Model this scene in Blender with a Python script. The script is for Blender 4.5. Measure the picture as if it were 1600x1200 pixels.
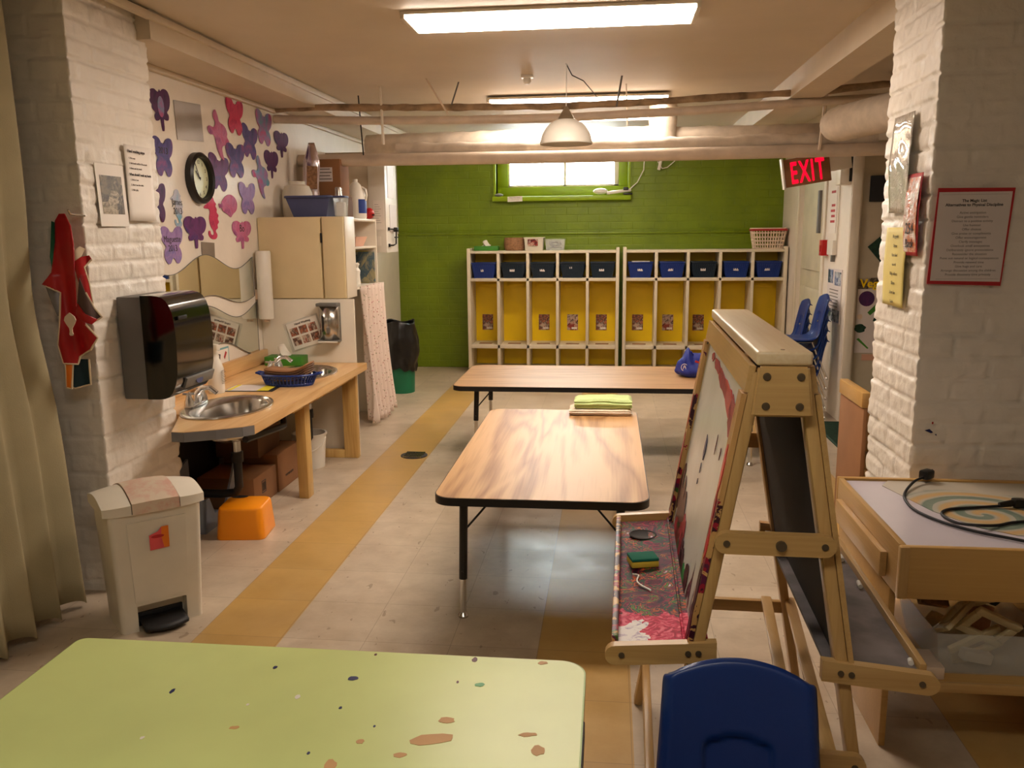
import bpy, bmesh, math, random
from mathutils import Vector, Matrix, noise
random.seed(7)
S = bpy.context.scene
C = S.collection
PI = math.pi
for o in list(bpy.data.objects): bpy.data.objects.remove(o)

# ---------------------------------------------------------------- camera
F_PX = 1323.6; YAW = 0.115237; PITCH = 0.178575; ROLL = -0.009544
cam_d = bpy.data.cameras.new('camera'); cam = bpy.data.objects.new('camera', cam_d); C.objects.link(cam)
fw = Vector((-math.sin(YAW)*math.cos(PITCH), math.cos(YAW)*math.cos(PITCH), -math.sin(PITCH)))
rt = Vector((math.cos(YAW), math.sin(YAW), 0)); up = rt.cross(fw)
r2 = rt*math.cos(ROLL)+up*math.sin(ROLL); u2 = r2.cross(fw)
cam.matrix_world = Matrix(((r2.x,u2.x,-fw.x,0),(r2.y,u2.y,-fw.y,0),(r2.z,u2.z,-fw.z,1.4),(0,0,0,1)))
cam_d.sensor_fit = 'HORIZONTAL'; cam_d.sensor_width = 36; cam_d.lens = F_PX*36/1600
cam_d.clip_start = .02
S.camera = cam
# ---------------------------------------------------------------- colour + world
S.view_settings.view_transform = 'Standard'; S.view_settings.look = 'None'
S.view_settings.gamma = 1; S.view_settings.use_curve_mapping = False
S.view_settings.exposure = 1.33
W = bpy.data.worlds.new('world'); S.world = W; W.use_nodes = True
W.node_tree.nodes['Background'].inputs[0].default_value = (.92,1.0,.98,1)
W.node_tree.nodes['Background'].inputs[1].default_value = 11.0
WARM = (1.0, .84, .70)
FIX_STRENGTH = 16.5; FIX2_STRENGTH = 9.5; FIX_FILL = 6.0

# ---------------------------------------------------------------- materials
def lin(c):
    return tuple(((v/255)/12.92 if v/255 <= .04045 else ((v/255+.055)/1.055)**2.4) for v in c)
def rgba(c): return (*lin(c), 1)
MATS = {}
class N:
    def __init__(s, name):
        s.m = bpy.data.materials.new(name); s.m.use_nodes = True; s.t = s.m.node_tree
        s.b = s.t.nodes['Principled BSDF']; s.out = s.t.nodes['Material Output']; MATS[name] = s.m
    def n(s, typ, **k):
        nd = s.t.nodes.new(typ)
        for a, v in k.items():
            if a.startswith('i_'):
                key = a[2:]; key = int(key) if key.isdigit() else key.replace('_', ' ')
                s.put(nd.inputs[key], v)
            else: setattr(nd, a, v)
        return nd
    def put(s, sock, v):
        if isinstance(v, bpy.types.NodeSocket): s.t.links.new(v, sock)
        else: sock.default_value = v
    def math(s, op, a, b=0.0, c=0.0, clamp=False):
        nd = s.n('ShaderNodeMath', operation=op, use_clamp=clamp); s.put(nd.inputs[0], a); s.put(nd.inputs[1], b); s.put(nd.inputs[2], c)
        return nd.outputs[0]
    def mix(s, f, a, b, bt='MIX'):
        nd = s.n('ShaderNodeMix', data_type='RGBA', blend_type=bt); s.put(nd.inputs[0], f); s.put(nd.inputs[6], a); s.put(nd.inputs[7], b)
        return nd.outputs[2]
    def coord(s, kind='Object', scale=(1,1,1), rot=(0,0,0), loc=(0,0,0)):
        tc = s.n('ShaderNodeTexCoord')
        mp = s.n('ShaderNodeMapping'); s.t.links.new(tc.outputs[kind], mp.inputs[0])
        mp.inputs['Scale'].default_value = scale; mp.inputs['Rotation'].default_value = rot; mp.inputs['Location'].default_value = loc
        return mp.outputs[0]
    def noise(s, vec, scale=5, detail=4, rough=.5, dist=0):
        nd = s.n('ShaderNodeTexNoise'); s.put(nd.inputs['Vector'], vec)
        nd.inputs['Scale'].default_value = scale; nd.inputs['Detail'].default_value = detail
        nd.inputs['Roughness'].default_value = rough; nd.inputs['Distortion'].default_value = dist
        return nd.outputs[0]
    def ramp(s, f, stops, interp='LINEAR'):
        nd = s.n('ShaderNodeValToRGB'); s.put(nd.inputs[0], f); cr = nd.color_ramp; cr.interpolation = interp
        while len(cr.elements) < len(stops): cr.elements.new(.5)
        for e, (p, c) in zip(cr.elements, stops): e.position = p; e.color = c if len(c) == 4 else (*c, 1)
        return nd.outputs[0]
    def bump(s, h, strength=.3, dist=.01):
        nd = s.n('ShaderNodeBump'); s.put(nd.inputs['Height'], h)
        nd.inputs['Strength'].default_value = strength; nd.inputs['Distance'].default_value = dist
        s.t.links.new(nd.outputs[0], s.b.inputs['Normal'])
    def col(s, v): s.put(s.b.inputs['Base Color'], v)
    def rough(s, v): s.put(s.b.inputs['Roughness'], v)

def plain(name, c, rough=.5, metal=0, var=.06, nscale=6, bump=0, coat=0, trans=0, bscale=60, spec=None):
    s = N(name)
    v = s.coord()
    n = s.noise(v, nscale, 4)
    a = rgba(c); d = tuple(x*(1-var*2.2) for x in a[:3])+(1,)
    s.col(s.ramp(n, [(.3, d), (.62, a)]))
    s.rough(rough); s.b.inputs['Metallic'].default_value = metal
    if bump: s.bump(s.noise(v, bscale, 3), bump, .004)
    if coat: s.b.inputs['Coat Weight'].default_value = coat; s.b.inputs['Coat Roughness'].default_value = .1
    if trans: s.b.inputs['Transmission Weight'].default_value = trans
    if spec is not None: s.b.inputs['Specular IOR Level'].default_value = spec
    return s.m
def wood(name, light, dark, axis='y', scale=1.0, rough=.38, ring=9, streak=1.0, coat=.15):
    s = N(name)
    st = {'x': (.12, 1, 1), 'y': (1, .12, 1), 'z': (1, 1, .12)}[axis]
    v = s.coord(scale=tuple(a*scale for a in st))
    n1 = s.noise(v, 3, 3, .5, .6)
    w = s.math('FRACT', s.math('MULTIPLY', n1, ring))
    w = s.math('ABSOLUTE', s.math('SUBTRACT', w, .5)); w = s.math('MULTIPLY', w, 2)
    fine = s.noise(s.coord(scale=tuple(a*scale for a in {'x': (.03,1,1), 'y': (1,.03,1), 'z': (1,1,.03)}[axis])), 90, 2)
    f = s.math('ADD', s.math('MULTIPLY', w, .6*streak), s.math('MULTIPLY', fine, .5), clamp=True)
    s.col(s.ramp(f, [(.12, rgba(dark)), (.75, rgba(light))])); s.rough(rough)
    s.b.inputs['Coat Weight'].default_value = coat; s.b.inputs['Coat Roughness'].default_value = .2
    s.bump(fine, .06, .002)
    return s.m
def emit(name, c, strength):
    s = N(name); s.b.inputs['Base Color'].default_value = (0,0,0,1)
    s.b.inputs['Emission Color'].default_value = (*c, 1); s.b.inputs['Emission Strength'].default_value = strength
    return s.m
def watercolor(name, a, b, c, sc=9):
    s = N(name); v = s.coord()
    n = s.noise(v, sc, 5, .6, .8)
    base = s.ramp(n, [(.36, rgba(a)), (.5, rgba(b)), (.66, rgba(c))])
    g = s.noise(v, 90, 3)
    s.col(s.mix(s.math('MULTIPLY', g, .25), base, rgba((40,20,60)))); s.rough(.6)
    return s.m
def photo(name, cols, sc=30):
    s = N(name); v = s.coord()
    vo = s.n('ShaderNodeTexVoronoi'); s.put(vo.inputs['Vector'], v); vo.inputs['Scale'].default_value = sc
    n = s.noise(v, sc*.6, 5, .7, 1.2)
    k = [(i/(len(cols)), rgba(c)) for i, c in enumerate(cols)]
    sep = s.n('ShaderNodeSeparateColor'); s.put(sep.inputs[0], vo.outputs['Color'])
    f = s.math('ADD', s.math('MULTIPLY', n, 1.2), s.math('MULTIPLY', sep.outputs[0], .35)); f = s.math('SUBTRACT', f, .25, clamp=True)
    s.col(s.ramp(f, k)); s.rough(.35)
    return s.m
def clear(name, c=(235,238,240), alpha=.35, rough=.15):
    s = N(name); s.b.inputs['Base Color'].default_value = rgba(c); s.rough(rough)
    tr = s.n('ShaderNodeBsdfTransparent'); mx = s.n('ShaderNodeMixShader'); mx.inputs[0].default_value = alpha
    s.t.links.new(tr.outputs[0], mx.inputs[1]); s.t.links.new(s.b.outputs[0], mx.inputs[2]); s.t.links.new(mx.outputs[0], s.out.inputs[0])
    return s.m

# floor: 12-inch vinyl tiles, one ochre row in four
def floor_mat():
    s = N('vinyl_tile')
    tc = s.n('ShaderNodeTexCoord'); sp = s.n('ShaderNodeSeparateXYZ'); s.put(sp.inputs[0], tc.outputs['Object'])
    x = s.math('ADD', sp.outputs[0], 1.436+12.08); y = s.math('ADD', sp.outputs[1], 10.02)
    tx = s.math('DIVIDE', x, .302); ty = s.math('DIVIDE', y, .302)
    str_ = s.math('LESS_THAN', s.math('FRACT', s.math('DIVIDE', x, 1.208)), .2545)
    cell = s.n('ShaderNodeCombineXYZ'); s.put(cell.inputs[0], s.math('FLOOR', tx)); s.put(cell.inputs[1], s.math('FLOOR', ty))
    wn = s.n('ShaderNodeTexWhiteNoise', noise_dimensions='2D'); s.put(wn.inputs['Vector'], cell.outputs[0])
    def near(t):
        f = s.math('FRACT', t); d = s.math('MINIMUM', f, s.math('SUBTRACT', 1.0, f)); return s.math('LESS_THAN', d, .0045)
    line = s.math('MAXIMUM', near(tx), near(ty))
    v = s.coord()
    cloud = s.noise(v, 7, 6, .65)
    beige = s.ramp(cloud, [(.3, rgba((178,160,138))), (.7, rgba((206,190,168)))])
    ochre = s.ramp(cloud, [(.3, rgba((186,148,82))), (.7, rgba((202,164,100)))])
    base = s.mix(str_, beige, ochre)
    base = s.mix(s.math('MULTIPLY', wn.outputs[0], .13), base, rgba((120,100,70)))
    # small dark chips stretched along y in light tiles
    ch = s.noise(s.coord(scale=(1,.55,1), rot=(0,0,.25)), 34, 2, .5, .5)
    chip = s.math('MULTIPLY', s.math('GREATER_THAN', ch, .70), s.math('SUBTRACT', 1.0, str_))
    base = s.mix(s.math('MULTIPLY', chip, .5), base, rgba((110,88,64)))
    big = s.noise(v, 1.3, 3, .6)
    base = s.mix(s.ramp(big, [(.45, (0,0,0,1)), (.75, (.35,.35,.35,1))]), base, rgba((140,118,90)))
    base = s.mix(s.math('MULTIPLY', line, .35), base, rgba((90,74,52)))
    s.col(base); s.rough(s.ramp(cloud, [(.2, (.26,)*3+(1,)), (.8, (.40,)*3+(1,))]))
    hh = s.math('SUBTRACT', s.math('MULTIPLY', s.noise(v, 14, 2), .3), s.math('MULTIPLY', line, .4))
    s.bump(hh, .12, .004)
    return s.m
def paint_wall(name, c, var=.05, rough=.45, bumpy=.25, bscale=9):
    s = N(name); v = s.coord(); n = s.noise(v, 2.2, 5, .6)
    a = rgba(c); d = tuple(x*(1-var*2.5) for x in a[:3])+(1,)
    s.col(s.ramp(n, [(.3, d), (.65, a)])); s.rough(rough); s.bump(s.noise(v, bscale, 5, .6), bumpy, .01)
    return s.m
def green_brick():
    s = N('green_painted_brick')
    tc = s.n('ShaderNodeTexCoord'); sp = s.n('ShaderNodeSeparateXYZ'); s.put(sp.inputs[0], tc.outputs['Object'])
    cb = s.n('ShaderNodeCombineXYZ'); s.put(cb.inputs[0], sp.outputs[0]); s.put(cb.inputs[1], sp.outputs[2])
    br = s.n('ShaderNodeTexBrick'); s.put(br.inputs['Vector'], cb.outputs[0])
    br.inputs['Scale'].default_value = 1; br.inputs['Brick Width'].default_value = .22; br.inputs['Row Height'].default_value = .074
    br.inputs['Mortar Size'].default_value = .006; br.inputs['Mortar Smooth'].default_value = 1
    n = s.noise(s.coord(), 3, 5, .6)
    s.col(s.ramp(n, [(.3, rgba((102,124,0))), (.7, rgba((122,145,1)))])); s.rough(.42)
    h = s.math('ADD', s.math('MULTIPLY', br.outputs['Fac'], -.6), s.math('MULTIPLY', s.noise(s.coord(), 18, 5), .8))
    s.bump(h, .45, .008)
    return s.m
def paint_mess(name, base, scale=12, amt=1.0, zlo=None):
    s = N(name); v = s.coord()
    n = s.noise(v, scale, 4, .6, 1.8)
    cols = [(.0,(40,16,34)),(.36,(84,18,44)),(.43,(150,24,60)),(.46,(34,74,48)),(.5,(70,26,52)),(.535,(196,90,40)),(.56,(48,40,60)),(.59,(80,130,40)),(.62,(120,24,50)),(.66,(214,190,196)),(.72,(60,20,50))]
    mess = s.ramp(n, [(p, rgba(c)) for p, c in cols], 'CONSTANT')
    # fresh white and crimson puddles nearest the viewer end
    sp = s.n('ShaderNodeSeparateXYZ'); s.put(sp.inputs[0], s.n('ShaderNodeTexCoord').outputs['Object'])
    wob = s.math('MULTIPLY', s.noise(v, 14, 3, .6, 1), .22)
    t = s.math('ADD', sp.outputs[1], wob)
    red = s.math('LESS_THAN', t, -.12); wht = s.math('MULTIPLY', s.math('LESS_THAN', t, -.17), s.math('LESS_THAN', s.math('ADD', sp.outputs[0], s.math('MULTIPLY', wob, .7)), -.155))
    n2 = s.noise(v, 40, 3, .6, 2)
    c = s.mix(red, mess, s.ramp(n2, [(.35, rgba((150,20,50))), (.5, rgba((206,44,78))), (.62, rgba((230,110,130)))]))
    c = s.mix(wht, c, s.ramp(n2, [(.35, rgba((190,170,190))), (.5, rgba((240,232,228)))]))
    s.col(c); s.rough(.55); s.b.inputs['Specular IOR Level'].default_value = .12; s.bump(n, .25, .003)
    return s.m
def stained_wood(name, c1, c2, zmax, cut=.52):
    s = N(name); v = s.coord(scale=(1,1,.15))
    f = s.noise(v, 40, 3); w = s.ramp(f, [(.3, rgba(c2)), (.7, rgba(c1))])
    vv = s.coord(); sp = s.n('ShaderNodeSeparateXYZ'); s.put(sp.inputs[0], s.n('ShaderNodeTexCoord').outputs['Object'])
    h = s.math('MULTIPLY', s.math('SUBTRACT', zmax, sp.outputs[2]), .38, clamp=True)
    mask = s.math('GREATER_THAN', s.math('ADD', s.noise(vv, 16, 4, .6, 1.2), h), cut+.08)
    pc = s.ramp(s.noise(vv, 21, 2), [(.42, rgba((58,14,32))), (.5, rgba((150,20,48))), (.58, rgba((90,22,60))), (.64, rgba((60,96,40)))], 'CONSTANT')
    s.col(s.mix(mask, w, pc)); s.rough(.4)
    return s.m
def floral():
    s = N('floral_fabric'); v = s.coord()
    vo = s.n('ShaderNodeTexVoronoi'); s.put(vo.inputs['Vector'], v); vo.inputs['Scale'].default_value = 44
    d = s.math('LESS_THAN', vo.outputs['Distance'], .24)
    c = s.ramp(s.noise(v, 60, 2), [(.45, rgba((204,146,142))), (.55, rgba((172,168,140)))])
    s.col(s.mix(d, rgba((232,214,202)), c)); s.rough(.85)
    return s.m
def swirl_mat():
    s = N('swirl_painted_film')
    sp = s.n('ShaderNodeSeparateXYZ'); s.put(sp.inputs[0], s.n('ShaderNodeTexCoord').outputs['Object'])
    x = s.math('SUBTRACT', sp.outputs[0], .126); y = s.math('SUBTRACT', sp.outputs[1], .275)
    r = s.math('SQRT', s.math('ADD', s.math('MULTIPLY', x, x), s.math('MULTIPLY', y, y)))
    a = s.math('DIVIDE', s.math('ARCTAN2', y, x), 2*PI)
    v = s.coord(); nz = s.math('MULTIPLY', s.noise(v, 14, 3), .16)
    t = s.math('FRACT', s.math('ADD', s.math('ADD', s.math('DIVIDE', r, .085), a), nz))
    c = s.ramp(t, [(.0, rgba((116,138,124))), (.3, rgba((96,122,108))), (.38, rgba((190,184,170))), (.55, rgba((214,166,96))), (.75, rgba((204,170,110))), (.86, rgba((188,184,172)))])
    m = s.ramp(s.math('ADD', r, s.math('MULTIPLY', s.noise(v, 8, 3), .08)), [(.25, (0,0,0,1)), (.28, (1,1,1,1))])
    s.col(s.mix(s.math('MULTIPLY', s.noise(v, 60, 2), .35), s.mix(m, c, rgba((196,186,170))), rgba((170,165,150)))); s.rough(.3)
    return s.m

M = {}
M['floor'] = floor_mat()
M['white_wall'] = paint_wall('white_wall_paint', (238,228,214))
M['pillar'] = paint_wall('white_brick_paint', (238,230,218), .04, .38, .35, 30)
M['ceiling'] = paint_wall('ceiling_paint', (214,200,180), .03, .6, .12, 7)
M['beam'] = paint_wall('beam_paint', (220,204,180), .06, .5, .15, 7)
M['green'] = green_brick()
M['green_trim'] = plain('green_trim_paint', (150,180,8), .4)
M['curtain'] = plain('canvas_curtain', (172,160,126), .85, var=.05, bump=.2, bscale=300)
M['white_plastic'] = plain('white_plastic', (232,226,214), .35, var=.03)
M['bin_white'] = plain('bin_plastic', (230,222,206), .4, var=.06, nscale=4)
M['white_lam'] = plain('white_laminate', (232,222,204), .4, var=.03)
M['locker'] = plain('locker_laminate', (226,214,190), .42, var=.03)
M['cream'] = plain('cream_laminate', (222,202,158), .42, var=.03)
M['yellow'] = plain('yellow_laminate', (252,214,6), .4, var=.03)
M['blacktrim'] = plain('black_edging', (22,20,20), .4, var=.1)
M['oak'] = wood('oak_laminate', (200,156,106), (142,96,54), 'y', 1.3, .42, 8, 1.0, 0)
M['oak_x'] = wood('oak_laminate_long', (204,162,114), (176,132,86), 'x', 1.3, .42, 8, .7, 0)
M['pine'] = wood('pine_counter', (226,186,130), (200,150,92), 'y', 1.6, .32, 5, .8)
M['stud'] = wood('pine_stud', (222,186,116), (186,142,78), 'z', 2, .5, 5, .8, 0)
M['maple'] = wood('maple', (204,166,108), (180,140,84), 'z', 2, .34, 4, .5)
M['maple_y'] = wood('maple_rail', (206,168,110), (180,140,84), 'y', 2, .34, 4, .5)
M['maple_x'] = wood('maple_brace', (206,168,110), (180,140,84), 'x', 2, .34, 4, .5)
M['birch'] = wood('birch_panel', (204,162,96), (184,140,76), 'x', 1.2, .35, 4, .5)
M['cap'] = wood('worn_cap', (232,214,182), (214,186,146), 'y', 1.5, .4, 3, .4)
M['stained'] = stained_wood('paint_stained_maple', (208,164,106), (180,132,76), 1.0)
M['mess'] = paint_mess('paint_spattered_tray', None)
M['wboard'] = None
M['black'] = plain('black_metal', (20,19,19), .35, var=.1)
M['blackgloss'] = plain('black_gloss_plastic', (10,8,8), .12, var=.1, coat=.6)
M['blackmat'] = plain('black_rubber', (22,21,24), .6, var=.1)
M['chrome'] = plain('chrome', (225,225,225), .22, 1, .01)
M['steel'] = plain('brushed_steel', (190,186,180), .24, 1, .08, 20)
M['grey'] = plain('grey_plastic', (112,110,106), .5)
M['blue'] = plain('blue_shell_plastic', (2,44,112), .36, var=.03, bump=.08, bscale=500)
M['bluebin'] = plain('blue_bin_plastic', (10,48,128), .4, var=.05)
M['navybin'] = plain('navy_bin_plastic', (8,34,52), .4, var=.05)
M['orange'] = plain('orange_plastic', (248,150,8), .4, var=.03)
M['red'] = plain('red_vinyl', (178,18,26), .35, var=.06, nscale=12)
M['redpl'] = plain('red_plastic', (190,20,24), .3)
M['paper'] = plain('white_paper', (238,230,220), .6, var=.01)
M['card'] = plain('cardboard', (150,104,66), .8, var=.06)
M['carddark'] = plain('brown_card', (104,72,46), .8, var=.06)
M['ink'] = plain('dark_ink', (60,52,50), .6, var=.02)
M['inkgrey'] = plain('grey_ink', (110,98,90), .6, var=.02)
M['pipe'] = plain('painted_pipe', (216,198,178), .5, var=.07, nscale=9, bump=.3, bscale=40)
M['lag'] = plain('wrapped_pipe_lagging', (220,206,188), .75, var=.08, nscale=14, bump=.8, bscale=25)
M['dirtylag'] = plain('stained_pipe_lagging', (178,150,118), .85, var=.28, nscale=10, bump=.9, bscale=30)
M['greentable'] = plain('green_table_laminate', (212,222,144), .34, var=.06, nscale=2.5)
M['greentissue'] = plain('green_tissue_box', (66,140,40), .5, var=.12)
M['teal'] = plain('dark_teal_fabric', (18,50,58), .7)
M['greenfab'] = plain('green_fabric', (14,92,60), .7)
M['greycloth'] = plain('grey_lining', (128,126,128), .7)
M['cream_edge'] = plain('cream_piping', (226,206,176), .7)
M['brownfab'] = plain('brown_fabric', (88,64,58), .7)
M['bluecart'] = plain('blue_denim_plastic', (72,80,120), .45)
M['clearpl'] = clear('clear_plastic', (230,234,232), .3)
M['milky'] = clear('milky_plastic', (232,224,205), .75, .4)
M['frost'] = clear('frosted_film', (230,232,235), .12, .08)
M['glass'] = clear('window_glass', (225,240,240), .06, .05)
M['foil'] = plain('foil', (214,200,206), .2, 1, .05)
M['greenbin'] = plain('green_bin_plastic', (10,110,74), .4)
M['bag'] = plain('black_bag_plastic', (14,13,14), .3, var=.1)
M['floral'] = floral()
M['swirl'] = swirl_mat()
M['film'] = plain('light_table_acrylic', (212,204,214), .25, var=.02)
M['greenmat'] = plain('green_ribbed_mat', (34,66,48), .85, var=.2, nscale=60)
M['limetowel'] = plain('lime_terry_towel', (206,228,158), .95, var=.06, bump=.6, bscale=250)
M['whitetowel'] = plain('cream_terry_towel', (236,218,196), .95, var=.06, bump=.6, bscale=250)
M['bagblue'] = plain('blue_tote_fabric', (28,48,150), .55, var=.06)
M['wicker'] = plain('wicker', (164,120,84), .8, var=.2, nscale=60, bump=.8, bscale=120)
M['basketcream'] = plain('cream_basket_plastic', (232,208,184), .45)
M['salmon'] = plain('salmon_plastic', (216,166,140), .5)
M['pinkstuff'] = plain('pink_contents', (222,70,90), .5)
M['yellowp'] = plain('yellow_paper', (238,220,60), .6)
M['palemanila'] = plain('pale_yellow_paper', (224,206,122), .55)
M['silvercard'] = plain('silver_card', (150,140,132), .35, .5, .06)
M['palegreen'] = plain('pale_door_paint', (214,206,180), .45)
M['door'] = plain('door_paint', (196,184,160), .45)
M['palegreyink'] = plain('pale_grey_ink', (150,140,104), .6, var=.02)
M['teal_paper'] = plain('teal_paper', (120,170,176), .6)
M['redborder'] = plain('red_card', (186,34,42), .5)
M['greypaper'] = plain('worn_white_paper', (222,212,208), .5, var=.02)
M['chalktray'] = plain('chalk_dusted_board', (138,128,128), .7, var=.25, nscale=9)
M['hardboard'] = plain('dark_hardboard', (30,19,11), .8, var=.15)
M['bronze'] = plain('dark_screw_metal', (104,90,72), .45, .6)
M['mirror'] = plain('mirror_glass', (228,230,222), .02, 1, 0)
M['clockface'] = plain('clock_face', (210,214,176), .4, var=.01)
M['greyblue'] = plain('grey_blue_plastic', (140,148,160), .4)
M['sponge'] = plain('yellow_sponge', (214,180,60), .95)
M['scour'] = plain('green_scourer', (20,104,84), .95)
M['stickpink'] = plain('pink_sticker', (236,90,96), .4)
M['stickorange'] = plain('orange_sticker', (240,126,24), .4)
M['photo_dark'] = photo('dark_photo', [(30,24,20),(70,58,44),(120,104,84),(48,40,30),(190,172,144),(60,40,32)], 16)
M['photo_warm'] = photo('warm_photo', [(40,24,26),(110,40,34),(196,120,88),(70,40,36),(214,190,170),(150,40,36)], 34)
M['photo_red'] = photo('red_photo', [(28,20,24),(170,36,34),(60,30,34),(206,180,160),(150,40,30),(30,24,30)], 26)
M['photo_blue'] = photo('garden_photo', [(20,40,24),(70,120,50),(60,90,150),(200,206,210),(30,60,90),(40,80,40)], 12)
M['book'] = photo('book_cover', [(90,104,96),(140,150,130),(60,90,110),(170,160,120),(70,80,70)], 10)
M['w_purple'] = watercolor('purple_wash', (74,24,84), (110,44,110), (60,40,110))
M['w_dark'] = watercolor('dark_violet_wash', (54,16,70), (88,30,88), (40,30,84))
M['w_blue'] = watercolor('blue_violet_wash', (60,54,116), (84,74,140), (150,70,130))
M['w_mag'] = watercolor('magenta_wash', (196,30,84), (216,60,100), (170,24,80))
M['w_lav'] = watercolor('lavender_wash', (140,110,170), (168,136,190), (110,110,176))
M['w_pink'] = watercolor('pink_wash', (196,80,130), (206,120,160), (150,70,130))
M['w_teal'] = watercolor('teal_pink_wash', (90,160,176), (150,130,180), (200,70,120))
M['w_pale'] = watercolor('pale_blue_wash', (206,206,214), (190,190,206), (80,180,210), 5)
def whiteboard():
    s = N('whiteboard_stained'); v = s.coord()
    sp = s.n('ShaderNodeSeparateXYZ'); s.put(sp.inputs[0], s.n('ShaderNodeTexCoord').outputs['Object'])
    base = s.ramp(s.noise(v, 5, 4), [(.3, rgba((206,206,198))), (.7, rgba((226,226,220)))])
    sn = s.noise(s.coord(scale=(1,1,.35), rot=(.5,0,0)), 26, 3, .6, 1.0)
    h = s.math('MULTIPLY', s.math('SUBTRACT', .78, sp.outputs[2]), 1.6)
    side = s.math('MULTIPLY', s.math('ABSOLUTE', s.math('ADD', sp.outputs[1], -.02)), .35)
    m = s.math('GREATER_THAN', s.math('ADD', s.math('ADD', sn, s.math('MAXIMUM', h, 0.0)), side), .86)
    c = s.ramp(s.noise(v, 18, 3), [(.42, rgba((66,14,40))), (.52, rgba((120,20,60))), (.58, rgba((66,26,60))), (.64, rgba((60,120,50)))], 'CONSTANT')
    s.col(s.mix(m, base, c)); s.rough(.3); s.b.inputs['Specular IOR Level'].default_value = .3
    return s.m
M['wboard'] = whiteboard()
M['fix'] = emit('fluorescent_diffuser', (1,.86,.74), 1)
M['fix'].node_tree.nodes['Principled BSDF'].inputs['Emission Color'].default_value = (*WARM, 1)
M['fix'].node_tree.nodes['Principled BSDF'].inputs['Emission Strength'].default_value = FIX_STRENGTH
M['fix2'] = emit('fluorescent_diffuser_far', WARM, FIX2_STRENGTH)
M['fix3'] = emit('added_fill_diffuser', (1,.93,.80), FIX_FILL)  # glow of the added foreground fill lamp
M['exitred'] = emit('exit_letter_glow', (1,.0,.02), .75)
M['exitdim'] = plain('exit_letter_unlit', (190,30,34), .4)

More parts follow.
